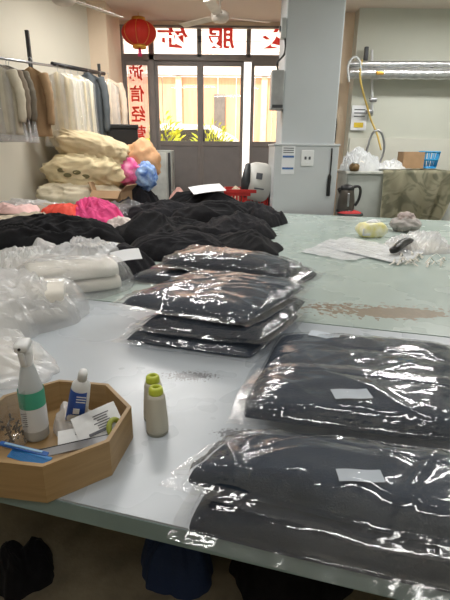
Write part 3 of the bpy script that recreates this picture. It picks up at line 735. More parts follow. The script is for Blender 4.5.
garment(75, .32, 0.67, .06, 9, gcream2, 'ivory blouse in plastic, just left of the slate coat', cover=1.15, sleeves=False)
garment(84, .32, 0.76, .08, 10, ggrey, 'slate grey coat hanging with loose sleeves after the cream row', dz=-.02, dx=.03, dy=-.05)
garment(93, .36, 0.76, .08, 11, gpeach, 'pale peach garment hanging right of the slate coat', cover=1.1, dx=.05, dy=.0, sleeves=False)
garment(97, .30, 0.74, .08, 12, gpeach, 'pale peach garment at the right end of the rail by the door', dx=.09, dy=.08)
# dark shelf under the hanging row
sh = empty('dark_case', (-1.32, 5.75, 0), .2, 'black case standing behind the bedding below the hanging row', 'case')
obj('case_body', box((0, 0, .89), (.5, .2, 1.78), None, .01), black_plastic, sh, False)
obj('case_lid', box((0, 0, 1.80), (.52, .22, .05), None, .01), black_plastic, sh, False)

# ------------------------------------------------------------------ LANTERN, FANS, LIGHTS
lred = film('red_lantern_silk', milk=.95, gain=.2, base=0, rough=.4, bump=0, milkcol=(222, 74, 62), transl=.5); gold = mat('gold_trim', (222, 170, 70), .4, metal=.5)
lc = ony(139, 33, 6.6)
ln = empty('paper_lantern', lc, 0, 'round red lantern with gold trim hanging before the top left pane', 'lantern')
bm = BM(); n = 64; rows = []
for j in range(17):
    t = -PI / 2 + PI * j / 16; t = max(-1.25, min(1.25, t)); rows.append([])
    for i in range(n):
        a = 2 * PI * i / n; r = .215 * math.cos(t) * (1 + .035 * abs(math.sin(a * 8))); rows[-1].append(bm.verts.new((r * math.cos(a), r * math.sin(a), .15 * math.sin(t))))
for a_, b_ in zip(rows, rows[1:]):
    for i in range(n): bm.faces.new((a_[i], a_[(i + 1) % n], b_[(i + 1) % n], b_[i]))
obj('lantern_body', bm, lred, ln)
for s in (-1, 1): obj('rim', lathe([(0, -.02), (.085, -.02), (.09, 0), (.085, .02), (0, .02)], 28, (0, 0, s * .155)), gold, ln)
for k in range(8):
    a = k * PI / 4; obj('gold_stripe', tube([(.222 * math.cos(t) * math.cos(a), .222 * math.cos(t) * math.sin(a), .153 * math.sin(t)) for t in [x * .15 for x in range(-8, 9)]], .003, 6), gold, ln)
tb = BM()
for k in range(14): a = k * .45; add_tube(tb, [(.012 * math.cos(a), .012 * math.sin(a), -.175), (.025 * math.cos(a), .025 * math.sin(a), -.27)], .003, 5)
obj('tassel', tb, mat('magenta_tassel', (224, 50, 120), .7), ln)
obj('cord', tube([(0, 0, .17), (0, 0, CEIL - lc.z)], .004, 6), gold, ln)
fanm = mat('off_white_fan_enamel', (214, 206, 196), .4)
def fan(p, R, rz, label):
    e = empty('ceiling_fan', p, rz, label, 'ceiling fan'); 
    obj('motor_housing', lathe([(0, -.05), (.07, -.05), (.10, -.02), (.10, .03), (.06, .06), (0, .06)], 28), fanm, e)
    obj('down_rod', tube([(0, 0, .05), (0, 0, CEIL - p[2])], .012), fanm, e)
    obj('canopy', lathe([(0, CEIL - p[2] - .08), (.03, CEIL - p[2] - .08), (.065, CEIL - p[2] - .01), (.065, CEIL - p[2])], 24), fanm, e)
    for k in range(3):
        a = 2 * PI * k / 3; R3 = Euler((.18, 0, 0)).to_matrix(); Rz = Matrix.Rotation(a, 3, 'Z'); bm = BM()
        add_box(bm, (R * .58, 0, 0), (R * .8, .11, .006), None, .002); add_box(bm, (.14, 0, 0), (.12, .03, .008))
        for v in bm.verts: v.co = Rz @ (R3 @ v.co)
        obj('blade', bm, fanm, e, False)
    return e
fan(ony(220, 17, 5.8), .62, .35, 'ceiling fan hanging before the middle of the shopfront'); fan(ony(63, -3, 4.2), .66, PI / 3, 'ceiling fan at the top left edge, nearer the camera')
tubem = emis('tube_glow', (255, 250, 242), 6.0)
def lamp(x, y, rz, en, label, L=1.2):
    e = empty('tube_lamp', (x, y, CEIL - .001), rz, label, 'ceiling lamp', 'ceiling tube lamps')
    obj('housing', box((0, 0, -.02), (L, .10, .038), None, .005), white_plastic, e, False)
    obj('tube', tube([(-L / 2 + .04, 0, -.06), (L / 2 - .04, 0, -.06)], .016), tubem, e)
    ld = bpy.data.lights.new('tube_light', 'AREA'); ld.shape = 'RECTANGLE'; ld.size = L; ld.size_y = .12; ld.energy = en; ld.color = (1.0, .985, .96)
    lo = bpy.data.objects.new('tube_light', ld); C.objects.link(lo); lo.parent = e; lo.location = (0, 0, -.09)
LE = 22
for x, y, rz, k, lb in [(-.9, 1.0, .2, .50, 'tube lamp over the camera, left'), (1.2, .8, .2, .36, 'tube lamp over the camera, right'), (-.7, 3.3, .2, 1.0, 'tube lamp over the far table, left'), (2.0, 3.2, .2, 1.0, 'tube lamp over the far table, right'), (-.75, 5.05, .2, 1.7, 'tube lamp before the shopfront, left'), (2.5, 4.9, .2, 2.1, 'tube lamp before the back wall, right'), (.2, -1.0, .2, .7, 'tube lamp behind the camera')]:
    lamp(x, y, rz, LE * k, lb)

# ------------------------------------------------------------------ COLUMN FITTINGS
p = ony(307, 158, 5.04)
sk = empty('wall_socket', (p.x, 5.019, p.z), 0, 'white wall socket on the column cladding', 'socket')
obj('plate', box((0, -.008, 0), (.13, .016, .16), None, .004), white_plastic, sk, False)
for sx in (-1, 1): obj('outlet', box((sx * .022, -.018, .0), (.022, .006, .03), None, .002), ink, sk, False)
obj('switch', box((0, -.018, -.045), (.04, .006, .02), None, .002), paper, sk, False)
p = ony(288, 160, 5.03)
nt_ = empty('notice', (p.x, 5.018, p.z), 0, 'white paper notice with blue print on the column cladding', 'notice')
obj('sheet', box((0, 0, 0), (.14, .002, .29)), paper, nt_, False)
for k in range(3): obj('print_line', box((0, -.003, .12 - k * .022), (.11, .002, .008)), ink, nt_, False)
for k in range(2): obj('blue_line', box((0, -.003, .035 - k * .12), (.12, .002, .02)), inkb, nt_, False)
p = ony(279, 90, 5.05)
sb = empty('switch_box', (.55, 5.12, p.z), 0, 'grey electrical box mounted on the left side of the column', 'electrical box')
obj('enclosure', box((-.035, 0, 0), (.13, .18, .37), None, .012), mat('grey_enclosure', (150, 152, 150), .45), sb, False)
obj('cover_strip', box((-.03, -.094, -.155), (.11, .006, .03), None, .002), dark_metal, sb, False)
obj('cable', tube(spline([(-.03, 0, .18), (-.04, -.02, .26), (.02, -.03, .33), (.03, -.04, .42), (.012, -.03, .52)], 6), .01), black_plastic, sb)
sb2 = empty('small_switch', (.573, 5.10, p.z + .56), 0, 'small grey switch high on the left edge of the column', 'switch')
obj('case', box((-.02, 0, 0), (.05, .09, .18), None, .008), grey_metal, sb2, False); obj('lever', box((-.05, 0, 0), (.02, .03, .05), None, .004), dark_metal, sb2, False)
cp = BM(); q = [ony(332, 148, 5.0), ony(331, 165, 5.0), ony(329, 182, 5.0), ony(328, 196, 5.0)]
add_tube(cp, spline([Vector((a.x, 5.0, a.z)) for a in q], 6), [.008] * 10 + [.02] * 9)
obj('power_cord', cp, black_plastic, None, True, 'black power cord with plug hanging on the right edge of the cladding', 'cord')

# ------------------------------------------------------------------ CRATES + MACHINE
crx = .235; cry = 5.55
def crate(z, label, rz=0., x=crx):
    e = empty('plastic_crate', (x, cry, z), rz, label, 'crate', 'red plastic crates stacked beyond the table'); bm = BM(); w, d, h = .50, .40, .37
    for c_, s_ in [((0, 0, .01), (w, d, .02)), ((0, -d / 2, h * .12), (w, .014, h * .24)), ((0, -d / 2, h * .9), (w, .02, h * .2)), ((0, d / 2, h / 2), (w, .014, h)), ((-w / 2, 0, h / 2), (.014, d, h)), ((w / 2, 0, h / 2), (.014, d, h))]: add_box(bm, c_, s_)
    for k in range(13): add_box(bm, (-w / 2 + .03 + k * (w - .06) / 12, -d / 2, h / 2), (.022, .012, h))
    obj('crate_body', bm, red_plastic, e, False); obj('rim', box((0, -d / 2 - .012, h - .02), (w + .02, .012, .04), None, .003), red_plastic, e, False)
    return e
crate(.001, 'bottom red plastic crate of the stack left of the column'); crate(.375, 'middle red plastic crate of the stack left of the column'); crate(.749, 'top red plastic crate of the stack, holding cream cloth and the white machine')
cloth('cream_cloth', (.11, 5.5, .93), .10, .13, .26, .1, 71, mat('cream_rag', (222, 206, 180), .85), 'cream cloth stuffed in the top red crate left of the white machine', 'cloth', None, fold=.5, fs=7)
mc = empty('steam_machine', (.375, 5.46, 1.07), -.12, 'tilted off-white round-shouldered machine with a dark end, on the red crates', 'machine')
mw = mat('off_white_machine_enamel', (214, 214, 208), .4, var=.03)
def hull(prof, w, bev=.02, tilt=.0):
    bm = BM(); add_prism(bm, prof, -w / 2, w / 2)
    bmesh.ops.bevel(bm, geom=list(bm.edges), offset=bev * .4, segments=2, affect='EDGES'); return bm
pr = [(.165 * abs(math.cos(a)) ** .55 * (1 if math.cos(a) > 0 else -1), .215 * abs(math.sin(a)) ** .75 * (1 if math.sin(a) > 0 else -1)) for a in [2 * PI * (k + .5) / 28 for k in range(28)]]
o = obj('machine_body', hull(pr, .26, .02), mw, mc); o.matrix_local = Matrix.Translation((0, 0, .13)) @ Matrix.Rotation(.12, 4, 'Y') @ Matrix.Rotation(PI / 2, 4, 'X')
pr2 = [(x * .97, y * .9) for x, y in pr]
o = obj('dark_end', hull([(-.165, -.19), (-.10, -.19), (-.085, 0), (-.10, .19), (-.165, .19), (-.19, 0)], .27, .02), dark_metal, mc); o.matrix_local = Matrix.Translation((0, 0, .13)) @ Matrix.Rotation(.12, 4, 'Y') @ Matrix.Rotation(PI / 2, 4, 'X')
o = obj('vent_panel', box((.02, -.135, .20), (.07, .008, .07), Euler((0, .12, 0)), .002), ink, mc, False)
o = obj('nameplate', box((.02, -.135, .06), (.11, .008, .014), Euler((0, .12, 0)), .001), ink, mc, False)
obj('stand', box((-.02, 0, -.10), (.12, .16, .10), None, .01), mw, mc, False)

# ------------------------------------------------------------------ KETTLE ON STOOL
st = empty('stool', (1.36, 4.98, 0), .0, 'low dark stool behind the table edge carrying the kettle', 'stool')
obj('seat', lathe([(0, .88), (.13, .88), (.14, .89), (.14, .905), (.13, .91), (0, .91)], 28), dark_metal, st)
for k in range(4):
    a = k * PI / 2 + .7; obj('leg', tube([(.1 * math.cos(a), .1 * math.sin(a), .885), (.13 * math.cos(a), .13 * math.sin(a), 0)], .012), dark_metal, st)
cloth('red_cloth', (1.35, 4.97, .911), .13, .10, .035, 0, 72, mat('dull_red_cloth', (180, 50, 52), .8), 'dull red cloth under the kettle', 'cloth', None, fold=.5, fs=9)
kt = empty('electric_kettle', (1.34, 5.0, .935), .0, 'steel and black electric kettle between the column and the cloth-covered desk', 'kettle')
obj('kettle_body', lathe([(0, .0), (.088, .0), (.092, .02), (.088, .12), (.072, .22), (.066, .235), (0, .235)], 32, (-.03, 0, 0)), mat('smoky_steel', (96, 90, 84), .3, metal=.6), kt)
obj('base', lathe([(0, -.02), (.095, -.02), (.098, 0), (.09, .015), (0, .015)], 32, (-.03, 0, 0)), black_plastic, kt)
obj('lid', lathe([(.072, .215), (.075, .235), (.066, .262), (.03, .275), (0, .277)], 32, (-.03, 0, 0)), black_plastic, kt)
obj('handle', tube(spline([(.03, 0, .25), (.09, 0, .255), (.115, 0, .21), (.105, 0, .12), (.07, 0, .05)], 6), .015), black_plastic, kt)
obj('spout', tube([(-.09, 0, .19), (-.125, 0, .235)], [.028, .016]), black_plastic, kt)
obj('level_strip', box((-.03, -.086, .12), (.022, .012, .14), Euler((-.08, 0, 0)), .004), steel, kt)

# ------------------------------------------------------------------ DESK AT RIGHT
DY = 5.45; pl = ony(336, 171, DY); prr = ony(442, 172, DY); DZ = 1.33
dk = empty('side_desk', ((1.42 + 2.62) / 2, 5.72, 0), 0, 'tall grey-white side bench against the right back wall, half under patterned cloth', 'bench')
obj('worktop', box((0, 0, DZ - .015), (1.24, .52, .03), None, .004), mat('grey_white_board', (204, 206, 198), .5), dk, False)
obj('front_panel', box((-.02, -.22, (DZ - .03) / 2), (1.12, .02, DZ - .03)), mat('grey_white_panel', (186, 192, 186), .5, var=.05), dk, False)
for sx in (-.58, .58): obj('side_panel', box((sx, .02, (DZ - .03) / 2), (.025, .46, DZ - .03)), mat('grey_white_panel2', (186, 190, 184), .5), dk, False)
# patterned cloth draped over right half: strip of cloth over top and down the front, gathered to the right
cm = bpy.data.materials.new('green_floral_cloth'); cm.use_nodes = True; N = cm.node_tree.nodes; L = cm.node_tree.links; b = N['Principled BSDF']; b.inputs['Roughness'].default_value = .75
tc = N.new('ShaderNodeTexCoord'); wv = N.new('ShaderNodeTexNoise'); wv.inputs['Scale'].default_value = 3.8; wv.inputs['Distortion'].default_value = 3.0; wv.inputs['Detail'].default_value = 1
r = N.new('ShaderNodeValToRGB'); r.color_ramp.elements[0].color = lin((142, 141, 118)); r.color_ramp.elements[0].position = .40; r.color_ramp.elements[1].color = lin((178, 173, 146)); r.color_ramp.elements[1].position = .56
L.new(tc.outputs['Object'], wv.inputs['Vector']); L.new(wv.outputs['Fac'], r.inputs['Fac']); L.new(r.outputs['Color'], b.inputs['Base Color'])
bm = BM(); nx, ns = 60, 60; rows = []
for j in range(ns + 1):
    s = j / ns; rows.append([])
    for i in range(nx + 1):
        u = i / nx; x = 1.83 + u * .86
        top_d = .50; drop = .78 - .18 * u * u
        tot = top_d + drop; d = s * tot
        rp = .014 * math.sin(u * 22 + 2 * noise.noise(Vector((u * 4, s * 2, 1)))) + .02 * noise.noise(Vector((u * 6, s * 4, 3)))
        if d < top_d: y = 5.97 - d; z = DZ + .012 + .4 * abs(rp)
        else:
            k = (d - top_d); y = 5.47 - .02 - .05 * min(1, k * 4) + rp * min(1, k * 5) * 1.4; z = DZ + .008 - k
            x += -.22 * u * (k / drop) ** 1.3 * u
        if u > .92: z -= (u - .92) * 2.2 * (.4 if d < top_d else 1)
        rows[-1].append(bm.verts.new((x, y, z)))
for j in range(ns):
    for i in range(nx): bm.faces.new((rows[j][i], rows[j][i + 1], rows[j + 1][i + 1], rows[j + 1][i]))
g = bmesh.ops.solidify(bm, geom=bm.faces[:], thickness=.004)
o = obj('patterned_cloth', bm, cm, None, True, 'olive green patterned cloth draped over the right half of the bench', 'cloth')
bag('plastic_bag_heap', (1.60, 5.66, DZ + .001), .24, .19, .30, 0, 81, 'heap of crumpled white plastic bags on the left of the bench', white_cloth, milky2, ih=.5, crinkle=.03, fs=10, cat='plastic bags')
bag('plastic_bag_heap', (1.98, 5.70, DZ + .022), .20, .15, .10, 0, 82, 'low pile of cream plastic and cloth before the cardboard box on the bench', mat('pale_cream_rag', (222, 214, 184), .8), milky2, ih=.6, crinkle=.02, fs=10, cat='plastic bags')
carton('cardboard_box', (2.24, 5.74, DZ + .03), (.25, .18, .19), .05, 'small brown cardboard box on the patterned cloth beside the blue basket', flaps=False)
bk = empty('basket', (2.47, 5.76, DZ + .03), .0, 'bright blue plastic basket right of the small cardboard box', 'basket'); bm = BM()
for k in range(14):
    a = 2 * PI * k / 14; add_tube(bm, [(.09 * math.cos(a), .07 * math.sin(a), .0), (.12 * math.cos(a), .09 * math.sin(a), .19)], .008, 6)
obj('slats', bm, mat('bright_blue_plastic', (40, 150, 205), .4), bk)
for z, f in ((.01, 1), (.10, 1.17), (.19, 1.34)): obj('hoop', tube([(.09 * f * math.cos(t * PI / 12), .07 * f * math.sin(t * PI / 12), z) for t in range(24)], .011, 8, True), MATS['bright_blue_plastic'], bk)
obj('base', lathe([(0, 0), (.09, 0), (.09, .008), (0, .008)], 20), MATS['bright_blue_plastic'], bk)
bt = empty('brown_jar', (1.50, 5.50, DZ + .001), 0, 'small brown and gold jar at the front left of the bench', 'jar')
obj('jar_body', lathe([(0, 0), (.05, 0), (.06, .03), (.055, .07), (.03, .085), (0, .085)], 24), mat('brown_gold_jar', (120, 96, 60), .35, metal=.3), bt); obj('lid', lathe([(0, .083), (.032, .083), (.032, .10), (0, .102)], 20), white_plastic, bt)
# white sack right of the bench
cloth('white_sack', (2.95, 5.75, 0), .26, .26, 1.32, 0, 83, mat('white_woven_sack', (214, 216, 212), .7), 'tall white sack on the floor right of the cloth-covered bench', 'sack', None, fold=.4, fs=4, sag=7, rough_out=.05)

# pipes and wiring on the back wall
PY = 6.05
def hpipe(y1, y2, r, label, x0=348):
    a = ony(x0, y1, PY); b_ = ony(470, y2, PY); bm = BM(); n = 70; pts = []; rr = []
    for i in range(n + 1):
        t = i / n; p = a.lerp(b_, t); pts.append(p); rr.append(r * (1 + .05 * noise.noise(Vector((t * 30, y1, 0))) + .05 * math.sin(t * 60)))
    e = empty('foil_pipe', (0, 0, 0), 0, label, 'pipe', 'foil-wrapped pipes on the back wall')
    obj('foil_wrap', tube(pts, rr, 20), foil, e)
    for t in (.25, .75):
        p = a.lerp(b_, t); obj('bracket', box((p.x, (PY + 6.3) / 2 + r * .5, p.z), (.02, 6.3 - PY - r, .02)), dark_metal, e, False)
    return e
hpipe(64, 64.5, .034, 'upper, thinner foil-wrapped pipe high on the back wall'); hpipe(73, 74.5, .062, 'lower, thicker foil-wrapped pipe high on the back wall')
def W(px, py, y=6.05): return ony(px, py, y)
yl = mat('yellow_hose', (214, 184, 100), .5)
obj('hose', tube(spline([W(362, 60, 5.93), W(360, 76, 5.92), W(363, 92, 6.0), W(367, 106, 6.1), W(371, 120, 6.15), W(377, 134, 6.15), W(381, 150, 6.1)], 6), .012), yl, None, True, 'yellow hose hanging down from the foil pipes to the bench', 'hose')
obj('loop_hose', tube(spline([W(349, 82, 5.93), W(348, 66, 5.92), W(354, 57, 5.92), W(360, 62, 5.92), W(361, 76, 5.92)], 8), .014), mat('clear_grey_hose', (200, 204, 204), .3), None, True, 'grey hose looped around the left end of the foil pipes', 'hose')
va = empty('valve_pipe', (0, 0, 0), 0, 'white vertical pipe with steel valve below the foil pipes', 'pipe')
obj('pipe', tube([W(372, 50, 6.22), W(372, 116, 6.22)], .016), white_plastic, va)
obj('valve', box(W(373, 100, 6.20), (.09, .06, .05), None, .01), steel, va); obj('valve', box(W(369, 112, 6.20), (.10, .06, .05), None, .01), steel, va)
obj('valve_handle', box(W(366, 54, 6.2), (.05, .04, .16), None, .01), dark_metal, va)
obj('brass_fitting', box(W(380, 73, 5.94), (.09, .03, .04), None, .008), gold, va)
ar = empty('bent_pipe', (0, 0, 0), 0, 'arched grey pipe standing behind the plastic bags on the bench', 'pipe')
obj('arch', tube(spline([Vector((1.72, 5.93, DZ)), W(369, 142, 5.93), W(375, 131, 5.93), W(382, 134, 5.93), W(384, 150, 5.93), Vector((1.9, 5.93, DZ))], 7), .014), steel, ar)
pn = empty('wall_notice', W(359, 118, 6.27), 0, 'small white notice with a yellow block on the wall under the pipes', 'notice')
obj('sheet', box((0, 0, 0), (.20, .012, .30), None, .002), paper, pn, False)
for k in range(3): obj('print_line', box((0, -.009, .10 - k * .04), (.14, .003, .012)), ink, pn, False)
obj('yellow_block', box((0, -.009, -.085), (.12, .003, .06)), mat('yellow_print', (226, 196, 60), .6), pn, False)
obj('wall_cable', tube(spline([Vector((1.46, 6.485, 2.25)), Vector((1.44, 6.48, 2.05)), Vector((1.47, 6.485, 1.92)), Vector((1.47, 6.485, 1.66))], 6), .008), black_plastic, None, True, 'thin black cable on the pale pilaster right of the column', 'cable')

# ------------------------------------------------------------------ THINGS ON THE FAR TABLE
p = onz(375, 238)
ts = empty('tissue_pack', (p.x - .02, p.y + .05, .901), .25, 'yellow patterned tissue pack with a white end on the far table', 'tissue pack')
bm = BM(); bmesh.ops.create_cube(bm, size=1); bmesh.ops.subdivide_edges(bm, edges=bm.edges[:], cuts=7, use_grid_fill=True)
for v in bm.verts:
    x, y, z = v.co * 2; k = (1 - .10 * y * y * z * z - .1 * x * x * z * z); v.co = Vector((x * .105 * k * (1 - .1 * z * z), y * .07 * (1 - .15 * z * z), .055 + z * .053 * (1 - .15 * x * x * y * y) + (.008 * ridge((x * 2, y * 2, z), 3, 2) if z > -.9 else 0)))
obj('wrapper', bm, mat('yellow_print_wrap', (226, 218, 130), .45, col2=(240, 238, 215), vscale=16), ts)
obj('end_panel', box((-.075, -.062, .05), (.075, .012, .06), None, .01), white_plastic, ts)
obj('tissue_tuft', soft(.05, .02, .025, 4, (.01, 0, .105)), paper, ts)
p = onz(406, 232)
pc = empty('knotted_pouch', (p.x, p.y + .04, .901), 0, 'small grey knotted cloth pouch right of the yellow tissue pack', 'pouch')
gk = mat('grey_knit', (170, 164, 160), .85, bump=.4, bscale=90)
obj('pouch_body', soft(.10, .08, .055, 5, (0, 0, .058)), gk, pc); obj('knot', soft(.06, .04, .04, 6, (.0, 0, .115)), mat('grey_pink_knit', (186, 170, 166), .85), pc)
# flat plastic sheets, each a thin sheet
gp = 'flat clear plastic bags on the far table'
for k, (quad, lb) in enumerate([([(300, 253), (352, 262), (400, 250), (330, 240)], 'flat clear bag at the left end of the spread on the far table'), ([(320, 247), (392, 264), (418, 252), (345, 238)], 'flat clear bag lying across the middle of the spread'), ([(338, 252), (400, 266), (425, 254), (352, 240)], 'flat clear bag at the right end, running under the crumpled bundle')]):
    q = [onz(a, b_) for a, b_ in quad]; c = sum(q, Vector()) / 4; c.z = .901 + .003 * k; bm = BM(); n = 40; rows = []
    for j in range(n + 1):
        rows.append([])
        for i in range(n + 1):
            P = bil(q, i / n, j / n) - c; rows[-1].append(bm.verts.new((P.x, P.y, .002 + .012 * max(0, ridge((P.x * 7, P.y * 5), 90 + k, 3) - .2))))
    for j in range(n):
        for i in range(n): bm.faces.new((rows[j][i], rows[j][i + 1], rows[j + 1][i + 1], rows[j + 1][i]))
    o = obj('flat_plastic_bag', bm, milky2, None, True, lb, 'plastic bag', gp); o.location = c
p = onz(428, 254)
bag('crumpled_bundle', (p.x, p.y + .18, .901), .24, .22, .12, .1, 93, 'crumpled bundle of clear bags with white cut strips at the right of the far table', white_cloth, milky, crinkle=.025, fs=11, cat='plastic bundle', ih=.35)
r_ = random.Random(5); bm = BM()
for k in range(34):
    a = onz(r_.uniform(395, 445), r_.uniform(254, 265), .905); d = Vector((r_.uniform(-1, 1), r_.uniform(-1, .3), 0)).normalized() * r_.uniform(.03, .07); s = Vector((-d.y, d.x, 0)).normalized() * .006
    z = Vector((0, 0, r_.uniform(0, .02))); m_ = (a + d * .5) + z + Vector((0, 0, .012))
    v = [bm.verts.new(a - s), bm.verts.new(a + s), bm.verts.new(m_ + s), bm.verts.new(a + d + s), bm.verts.new(a + d - s), bm.verts.new(m_ - s)]
    bm.faces.new((v[0], v[1], v[2], v[5])); bm.faces.new((v[5], v[2], v[3], v[4]))
obj('cut_strips', bm, white_cloth, None, False, 'loose white cut strips scattered along the front of the crumpled bundle', 'strips', None, 'stuff')
pts = [onz(390, 251, .935), onz(396, 249, .95), onz(402, 244, .965), onz(408, 241, .975), onz(413, 241, .965)]
bm = BM(); sp = spline(pts, 6); n = len(sp); add_tube(bm, sp, [.008 + .022 * math.sin(PI * min(1, i / n * .9 + .1)) for i in range(n)], 10)
obj('black_strap', bm, black_plastic, None, True, 'short curved black strap on the edge of the crumpled bundle', 'strap')

# ------------------------------------------------------------------ WOODEN TRAY AND CONTENTS
TC = Vector((-.382, .866)); AP = .160; TH = .009; TR = math.radians(37)
def octa(ap, off=0.0):
    R = ap / math.cos(PI / 8); return [(R * math.cos(PI / 8 + k * PI / 4), R * math.sin(PI / 8 + k * PI / 4)) for k in range(8)]
tr = empty('wooden_tray', (TC.x, TC.y, .901), TR, 'octagonal light wooden tray holding a spray bottle and small tools', 'tray')
# octagon with vertices at 22.5+45k: sides face 0,45,90..; one side faces -90 in local frame
bm = BM(); add_prism(bm, octa(AP - .002), 0, .008); obj('base', bm, tray_wood, tr, False)
po, pi_ = octa(AP), octa(AP - TH)
for k in range(8):
    a, b_, c_, d_ = po[k], po[(k + 1) % 8], pi_[(k + 1) % 8], pi_[k]
    obj('side_board', prism([a, b_, c_, d_], 0.0, .084), tray_wood, tr, False)
FZ = .911
sprw = film('frosted_bottle_plastic', milk=.85, gain=.6, base=.03, rough=.25, bump=0, milkcol=(214, 220, 222))
sv = empty('spray_bottle', (-.436, .897, FZ), .1, 'white spray bottle with green label band standing in the wooden tray', 'spray bottle')
obj('bottle', lathe([(0, 0), (.030, 0), (.0335, .006), (.034, .09), (.033, .135), (.029, .155), (.022, .185), (.017, .205), (.0155, .215), (0, .216)], 40), sprw, sv)
obj('green_band', lathe([(.0346, .095), (.0346, .130), (.0342, .140)], 40), mat('green_label', (72, 168, 138), .5, var=.03), sv, label='green label band')
obj('label', lathe([(.0345, .03), (.0346, .0945)], 40), mat('bottle_label_white', (226, 230, 232), .5, var=.02), sv)
lb_ = BM()
for k in range(7): add_box(lb_, (-.012 + .002 * (k % 2), -.0347 * .93 - .0008, .085 - k * .006), (.022 - .004 * (k % 3), .001, .0014))
obj('print', lb_, ink, sv, False)
bm = BM(); add_lathe(bm, [(.0165, .205), (.0175, .22), (.0185, .238), (.019, .252), (.0, .256)], 28)
for v in bm.verts: v.co.y -= .004 * max(0, (v.co.z - .2) * 20)
obj('spray_head', bm, white_plastic, sv)
obj('head_top', box((0, -.012, .2625), (.036, .052, .022), Euler((.08, 0, 0)), .008), white_plastic, sv)
obj('nozzle', lathe([(0, 0), (.0035, 0), (.0035, .004), (0, .004)], 14, (0, -.0385, .262), Matrix.Rotation(PI / 2, 3, 'X')), black_plastic, sv)
obj('trigger', box((0, -.027, .232), (.014, .007, .042), Euler((.25, 0, 0)), .003), white_plastic, sv)
sv.scale = (.82, .82, .90)
# blue and white tube/bottle leaning
tbv = empty('lotion_tube', (-.350, .915, FZ + .022), 0, 'blue and white glue tube leaning on the back wall of the tray', 'tube')
tbv.rotation_euler = (.25, .22, .2); tbv.scale = (1.15, 1.15, 1.12)
bm = BM(); rows = []; n = 32
for z, rx, ry in [(0, .021, .003), (.02, .021, .009), (.05, .020, .014), (.085, .019, .016), (.112, .0175, .016), (.122, .011, .011), (.126, .008, .008)]:
    rows.append([bm.verts.new((rx * math.cos(2 * PI * k / n), ry * math.sin(2 * PI * k / n), z)) for k in range(n)])
for a_, b_ in zip(rows, rows[1:]):
    for k in range(n): bm.faces.new((a_[k], a_[(k + 1) % n], b_[(k + 1) % n], b_[k]))
bm.faces.new(rows[0]); bm.faces.new(rows[-1][::-1])
bl = mat('cobalt_blue_print', (36, 84, 176), .4, var=.03)
obj('tube_body', bm, white_plastic, tbv)
bm = BM(); rows = []
for z, rx, ry in [(.012, .0214, .0065), (.05, .0205, .0145), (.085, .0195, .0165), (.104, .0184, .0165)]:
    rows.append([bm.verts.new((rx * math.cos(t), ry * math.sin(t), z)) for t in [PI * .93 + PI * .82 * k / 16 for k in range(17)]])
for a_, b_ in zip(rows, rows[1:]):
    for k in range(16): bm.faces.new((a_[k], a_[k + 1], b_[k + 1], b_[k]))
obj('blue_print', bm, bl, tbv)
obj('cap', lathe([(.0, .126), (.009, .126), (.009, .142), (.0075, .148), (0, .149)], 24), white_plastic, tbv)
lbm = BM()
for k in range(3): add_box(lbm, (.004, -.0178, .095 - k * .007), (.018, .001, .002))
add_box(lbm, (-.002, -.0172, .055), (.012, .001, .014)); obj('print', lbm, white_plastic, tbv, False)
# packets
def packet(loc, s, rot, label, m, lines=6):
    e = empty('paper_packet', loc, 0, label, 'packet'); e.rotation_euler = rot; bm = BM(); n = 14; g = []; 
    for sgn in (1, -1):
        rr_ = []
        for j in range(n + 1):
            rr_.append([bm.verts.new(((i / n - .5) * s[0], (j / n - .5) * s[1], sgn * (.0008 + s[2] * math.sin(PI * i / n) ** .6 * math.sin(PI * j / n) ** .6) + .0015 * noise.noise(Vector((i * .4, j * .4, 3))))) for i in range(n + 1)])
        for j in range(n):
            for i in range(n): bm.faces.new((rr_[j][i], rr_[j][i + 1], rr_[j + 1][i + 1], rr_[j + 1][i]))
    obj('sachet', bm, m, e); pb_ = BM()
    for k in range(lines): add_box(pb_, (s[0] * .12 - .003 * (k % 2), s[1] * (.22 - k * .09), s[2] + .0022), (s[0] * (.36 - .06 * (k % 3)), .0022, .0006))
    add_box(pb_, (-s[0] * .02, -s[1] * .34, s[2] + .0018), (s[0] * .5, .007, .0006))
    obj('print', pb_, ink, e, False); return e
pk = mat('white_sachet', (222, 224, 224), .5, var=.03)
packet((-.282, .868, .968), (.100, .070, .003), (.50, -.18, .52), 'white printed paper packet leaning on the right rim of the tray', pk)
packet((-.318, .838, .950), (.085, .05, .002), (.42, -.05, .28), 'second white packet lying beneath and left of the printed one', pk, 2)
# metal ruler / scissors body
sc = empty('metal_ruler', (-.325, .795, .955), 0, 'grey metal ruler lying across the front of the tray', 'ruler'); sc.rotation_euler = (.15, -.06, .32)
obj('blade', box((0, 0, 0), (.19, .022, .003), None, .001), steel, sc, False); obj('backing', box((.0, .010, -.006), (.18, .02, .006), None, .002), black_plastic, sc, False)
# blue comb
cbm = mat('blue_comb_plastic', (40, 130, 200), .35)
co = empty('comb', (-.385, .755, .965), 0, 'blue plastic comb with fine teeth resting at the tray front', 'comb'); co.rotation_euler = (.35, .05, -.3); co.scale = (.85, .8, .85)
obj('spine', box((0, .006, 0), (.105, .010, .005), None, .002), cbm, co); bm = BM()
for k in range(30): add_box(bm, (-.054 + k * .0037, -.008, 0), (.0018, .022, .003))
obj('teeth', bm, cbm, co, False)
co2 = empty('blue_handle_brush', (-.405, .768, .972), 0, 'blue flat brush handle lying behind the comb', 'brush'); co2.rotation_euler = (.2, .08, -.22); co2.scale = (.85, .8, .85)
obj('handle', box((0, 0, 0), (.13, .014, .006), None, .0025), mat('deep_blue_plastic', (34, 92, 168), .35), co2); obj('pale_insert', box((.0, -.0, .0045), (.10, .006, .003), None, .001), mat('pale_blue_plastic', (150, 190, 220), .4), co2)
